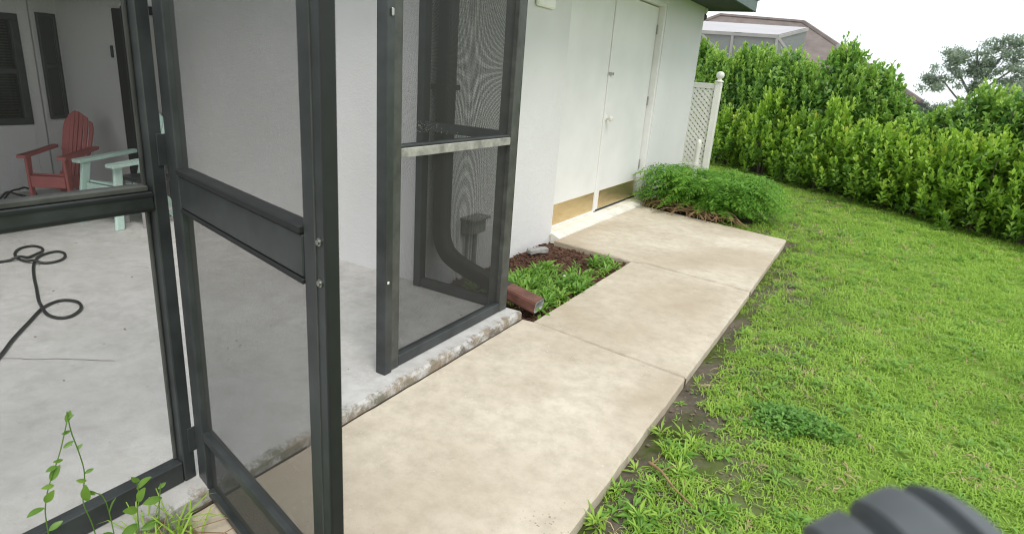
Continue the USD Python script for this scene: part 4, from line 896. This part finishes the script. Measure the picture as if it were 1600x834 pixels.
# ------------------------------------------------------------------ weeds by the patio's near corner
rng = np.random.default_rng(61)
vine = thing('climbing_weed', 'spindly weed with rounded leaves climbing in front of the low rail', 'weed')
VX = -1.655
stems_ = [[(VX, .545, -.05), (VX, .545, .21), (VX - .005, .552, .29), (VX, .572, .36), (VX, .600, .42), (VX, .628, .50)],
          [(VX, .66, -.05), (VX, .648, .15), (VX, .634, .25), (VX, .648, .33), (VX + .005, .642, .40), (VX, .634, .47), (VX, .632, .53)],
          [(VX, .76, -.05), (VX, .765, .12), (VX, .775, .17), (VX, .775, .235)], [(VX, .70, -.05), (VX, .690, .20), (VX, .665, .26), (VX, .64, .28)], [(VX + .02, .80, -.05), (VX + .02, .815, .1), (VX + .01, .835, .19)]]
for p in stems_: obj('stem', MB().tube(spline(p, 6), .0016, 5).out(), 'vine_leaf', vine, smooth=True)
def big_leaf(at, d, L, W, nrm):
    at, d, nrm = (np.array(q, float) for q in (at, d, nrm)); d /= np.linalg.norm(d); s = np.cross(d, nrm); s /= np.linalg.norm(s); u = np.cross(s, d)
    n = 8; vs, fs = [], []
    for i in range(n + 1):
        t = i / n; w = W * math.sin(math.pi * min(1, t * .93 + .04)) ** .8 / 2
        c = at + d * L * t - u * L * .18 * t * t
        vs += [c - s * w + u * w * .35, c, c + s * w + u * w * .35]
    for i in range(n):
        for j in range(2): a = i * 3 + j; fs += [[a, a + 1, a + 4], [a, a + 4, a + 3]]
    m = trimesh.Trimesh(np.array(vs), np.array(fs), process=False)
    tone_mesh('leaf', np.array(vs), np.array(fs), np.full(len(vs), rng.normal() * .15), 'vine_leaf', vine, smooth=True)
tocam = EYE - np.array([VX, .6, .3]); tocam /= np.linalg.norm(tocam)
for (y, z, dy, dz, L) in ((.548, .285, -.6, .25, .050), (.552, .30, .4, .9, .050), (.572, .355, .5, .8, .050), (.590, .39, -.8, .4, .032), (.612, .43, .8, .3, .030), (.605, .40, -.9, .1, .026), (.628, .50, .4, .9, .036), (.575, .34, -.8, .5, .034),
                          (.642, .25, -.1, 1, .062), (.648, .31, -.8, .35, .030), (.650, .33, .9, .2, .026), (.640, .41, .8, .5, .022), (.634, .47, -.9, .2, .024), (.632, .51, .7, .6, .018),
                          (.772, .16, .1, 1, .062), (.775, .20, .7, .8, .058), (.768, .13, -.8, .6, .06), (.775, .235, -.5, .8, .040), (.780, .15, .95, .1, .060), (.690, .17, .2, .95, .060), (.693, .10, -.9, .4, .05), (.665, .25, -.5, .7, .030), (.765, .08, -.9, .1, .065), (.77, .06, .9, .4, .06), (.83, .17, .8, .5, .030), (.545, .22, .7, .5, .04), (.545, .17, -.9, .3, .035)):
    big_leaf((VX + rng.normal() * .006, y, z), np.array([.25, dy, dz]) + rng.normal(size=3) * .12, L * .86, L * .40, tocam + rng.normal(size=3) * .35)
v, f, t = clump(60, .10, .20, .0052, 71, .9); v = v + [-1.60, .80, -.05]
tuft = thing('grass_tuft', 'coarse grass tuft in the corner between the patio edge and the walk', 'grass tuft')
tone_mesh('blade_cluster', v, f, t, 'grass_blade', tuft); v, f, t = clump(34, .10, .17, .0045, 72, 1.3); tone_mesh('dry_blades', v + [-1.58, .76, -.05], f, t, 'dry_stem', tuft, label='dry straw blades')
fill = []
for k in range(26): 
    vv, ff, tt = rosette(8, .055, .022, 400 + k, .7, .55, .6); fill.append((vv + [-1.66 + rng.normal() * .05 + .08, rng.uniform(.45, .84), -.05], ff, tt))
v, f, t = merge(fill); tone_mesh('corner_weeds', v, f, t, 'weed_leaf', label='small weeds on the soil below the near patio edge', category='weeds', kind='stuff')

# ------------------------------------------------------------------ ribbed rubber grip close to the lens
M3 = np.stack([RT, UP, FW], 1)
def from_view(p): return EYE + M3 @ np.asarray(p, float)
g0, g1 = from_view((.078, -.1775, .25)), from_view((.198, -.1175, .25))
gax = (g1 - g0) / np.linalg.norm(g1 - g0); gL = np.linalg.norm(g1 - g0)
prof = []
for s in np.linspace(0, 1, 160):
    r = .040
    r -= .013 * max(0, math.cos(s * 2 * math.pi * 5.6 + .6) - .45) ** .5
    e = (1 - s) * gL
    if e < .026: r = min(r, .040 - .026 + math.sqrt(max(0, .026**2 - (.026 - e) ** 2)))
    prof.append((r, s * gL))
gv, gf = lathe([(0, 0)] + prof + [(0, gL)], 40)
a_ = np.cross(gax, [0, 0, 1.0]); a_ /= np.linalg.norm(a_); b_ = np.cross(gax, a_)
grip = thing('rubber_grip', 'blurred dark grey ribbed rubber grip in the near right corner over the lawn', 'grip')
obj('sleeve', (g0 + gv[:, :1] * a_ + gv[:, 1:2] * b_ + gv[:, 2:] * gax, gf), 'grey_rubber', grip, smooth=25)
obj('shaft', MB().tube([g0 - gax * .25, g0 + gax * .02], .015, 16).out(), 'black_seal', grip, smooth=True)
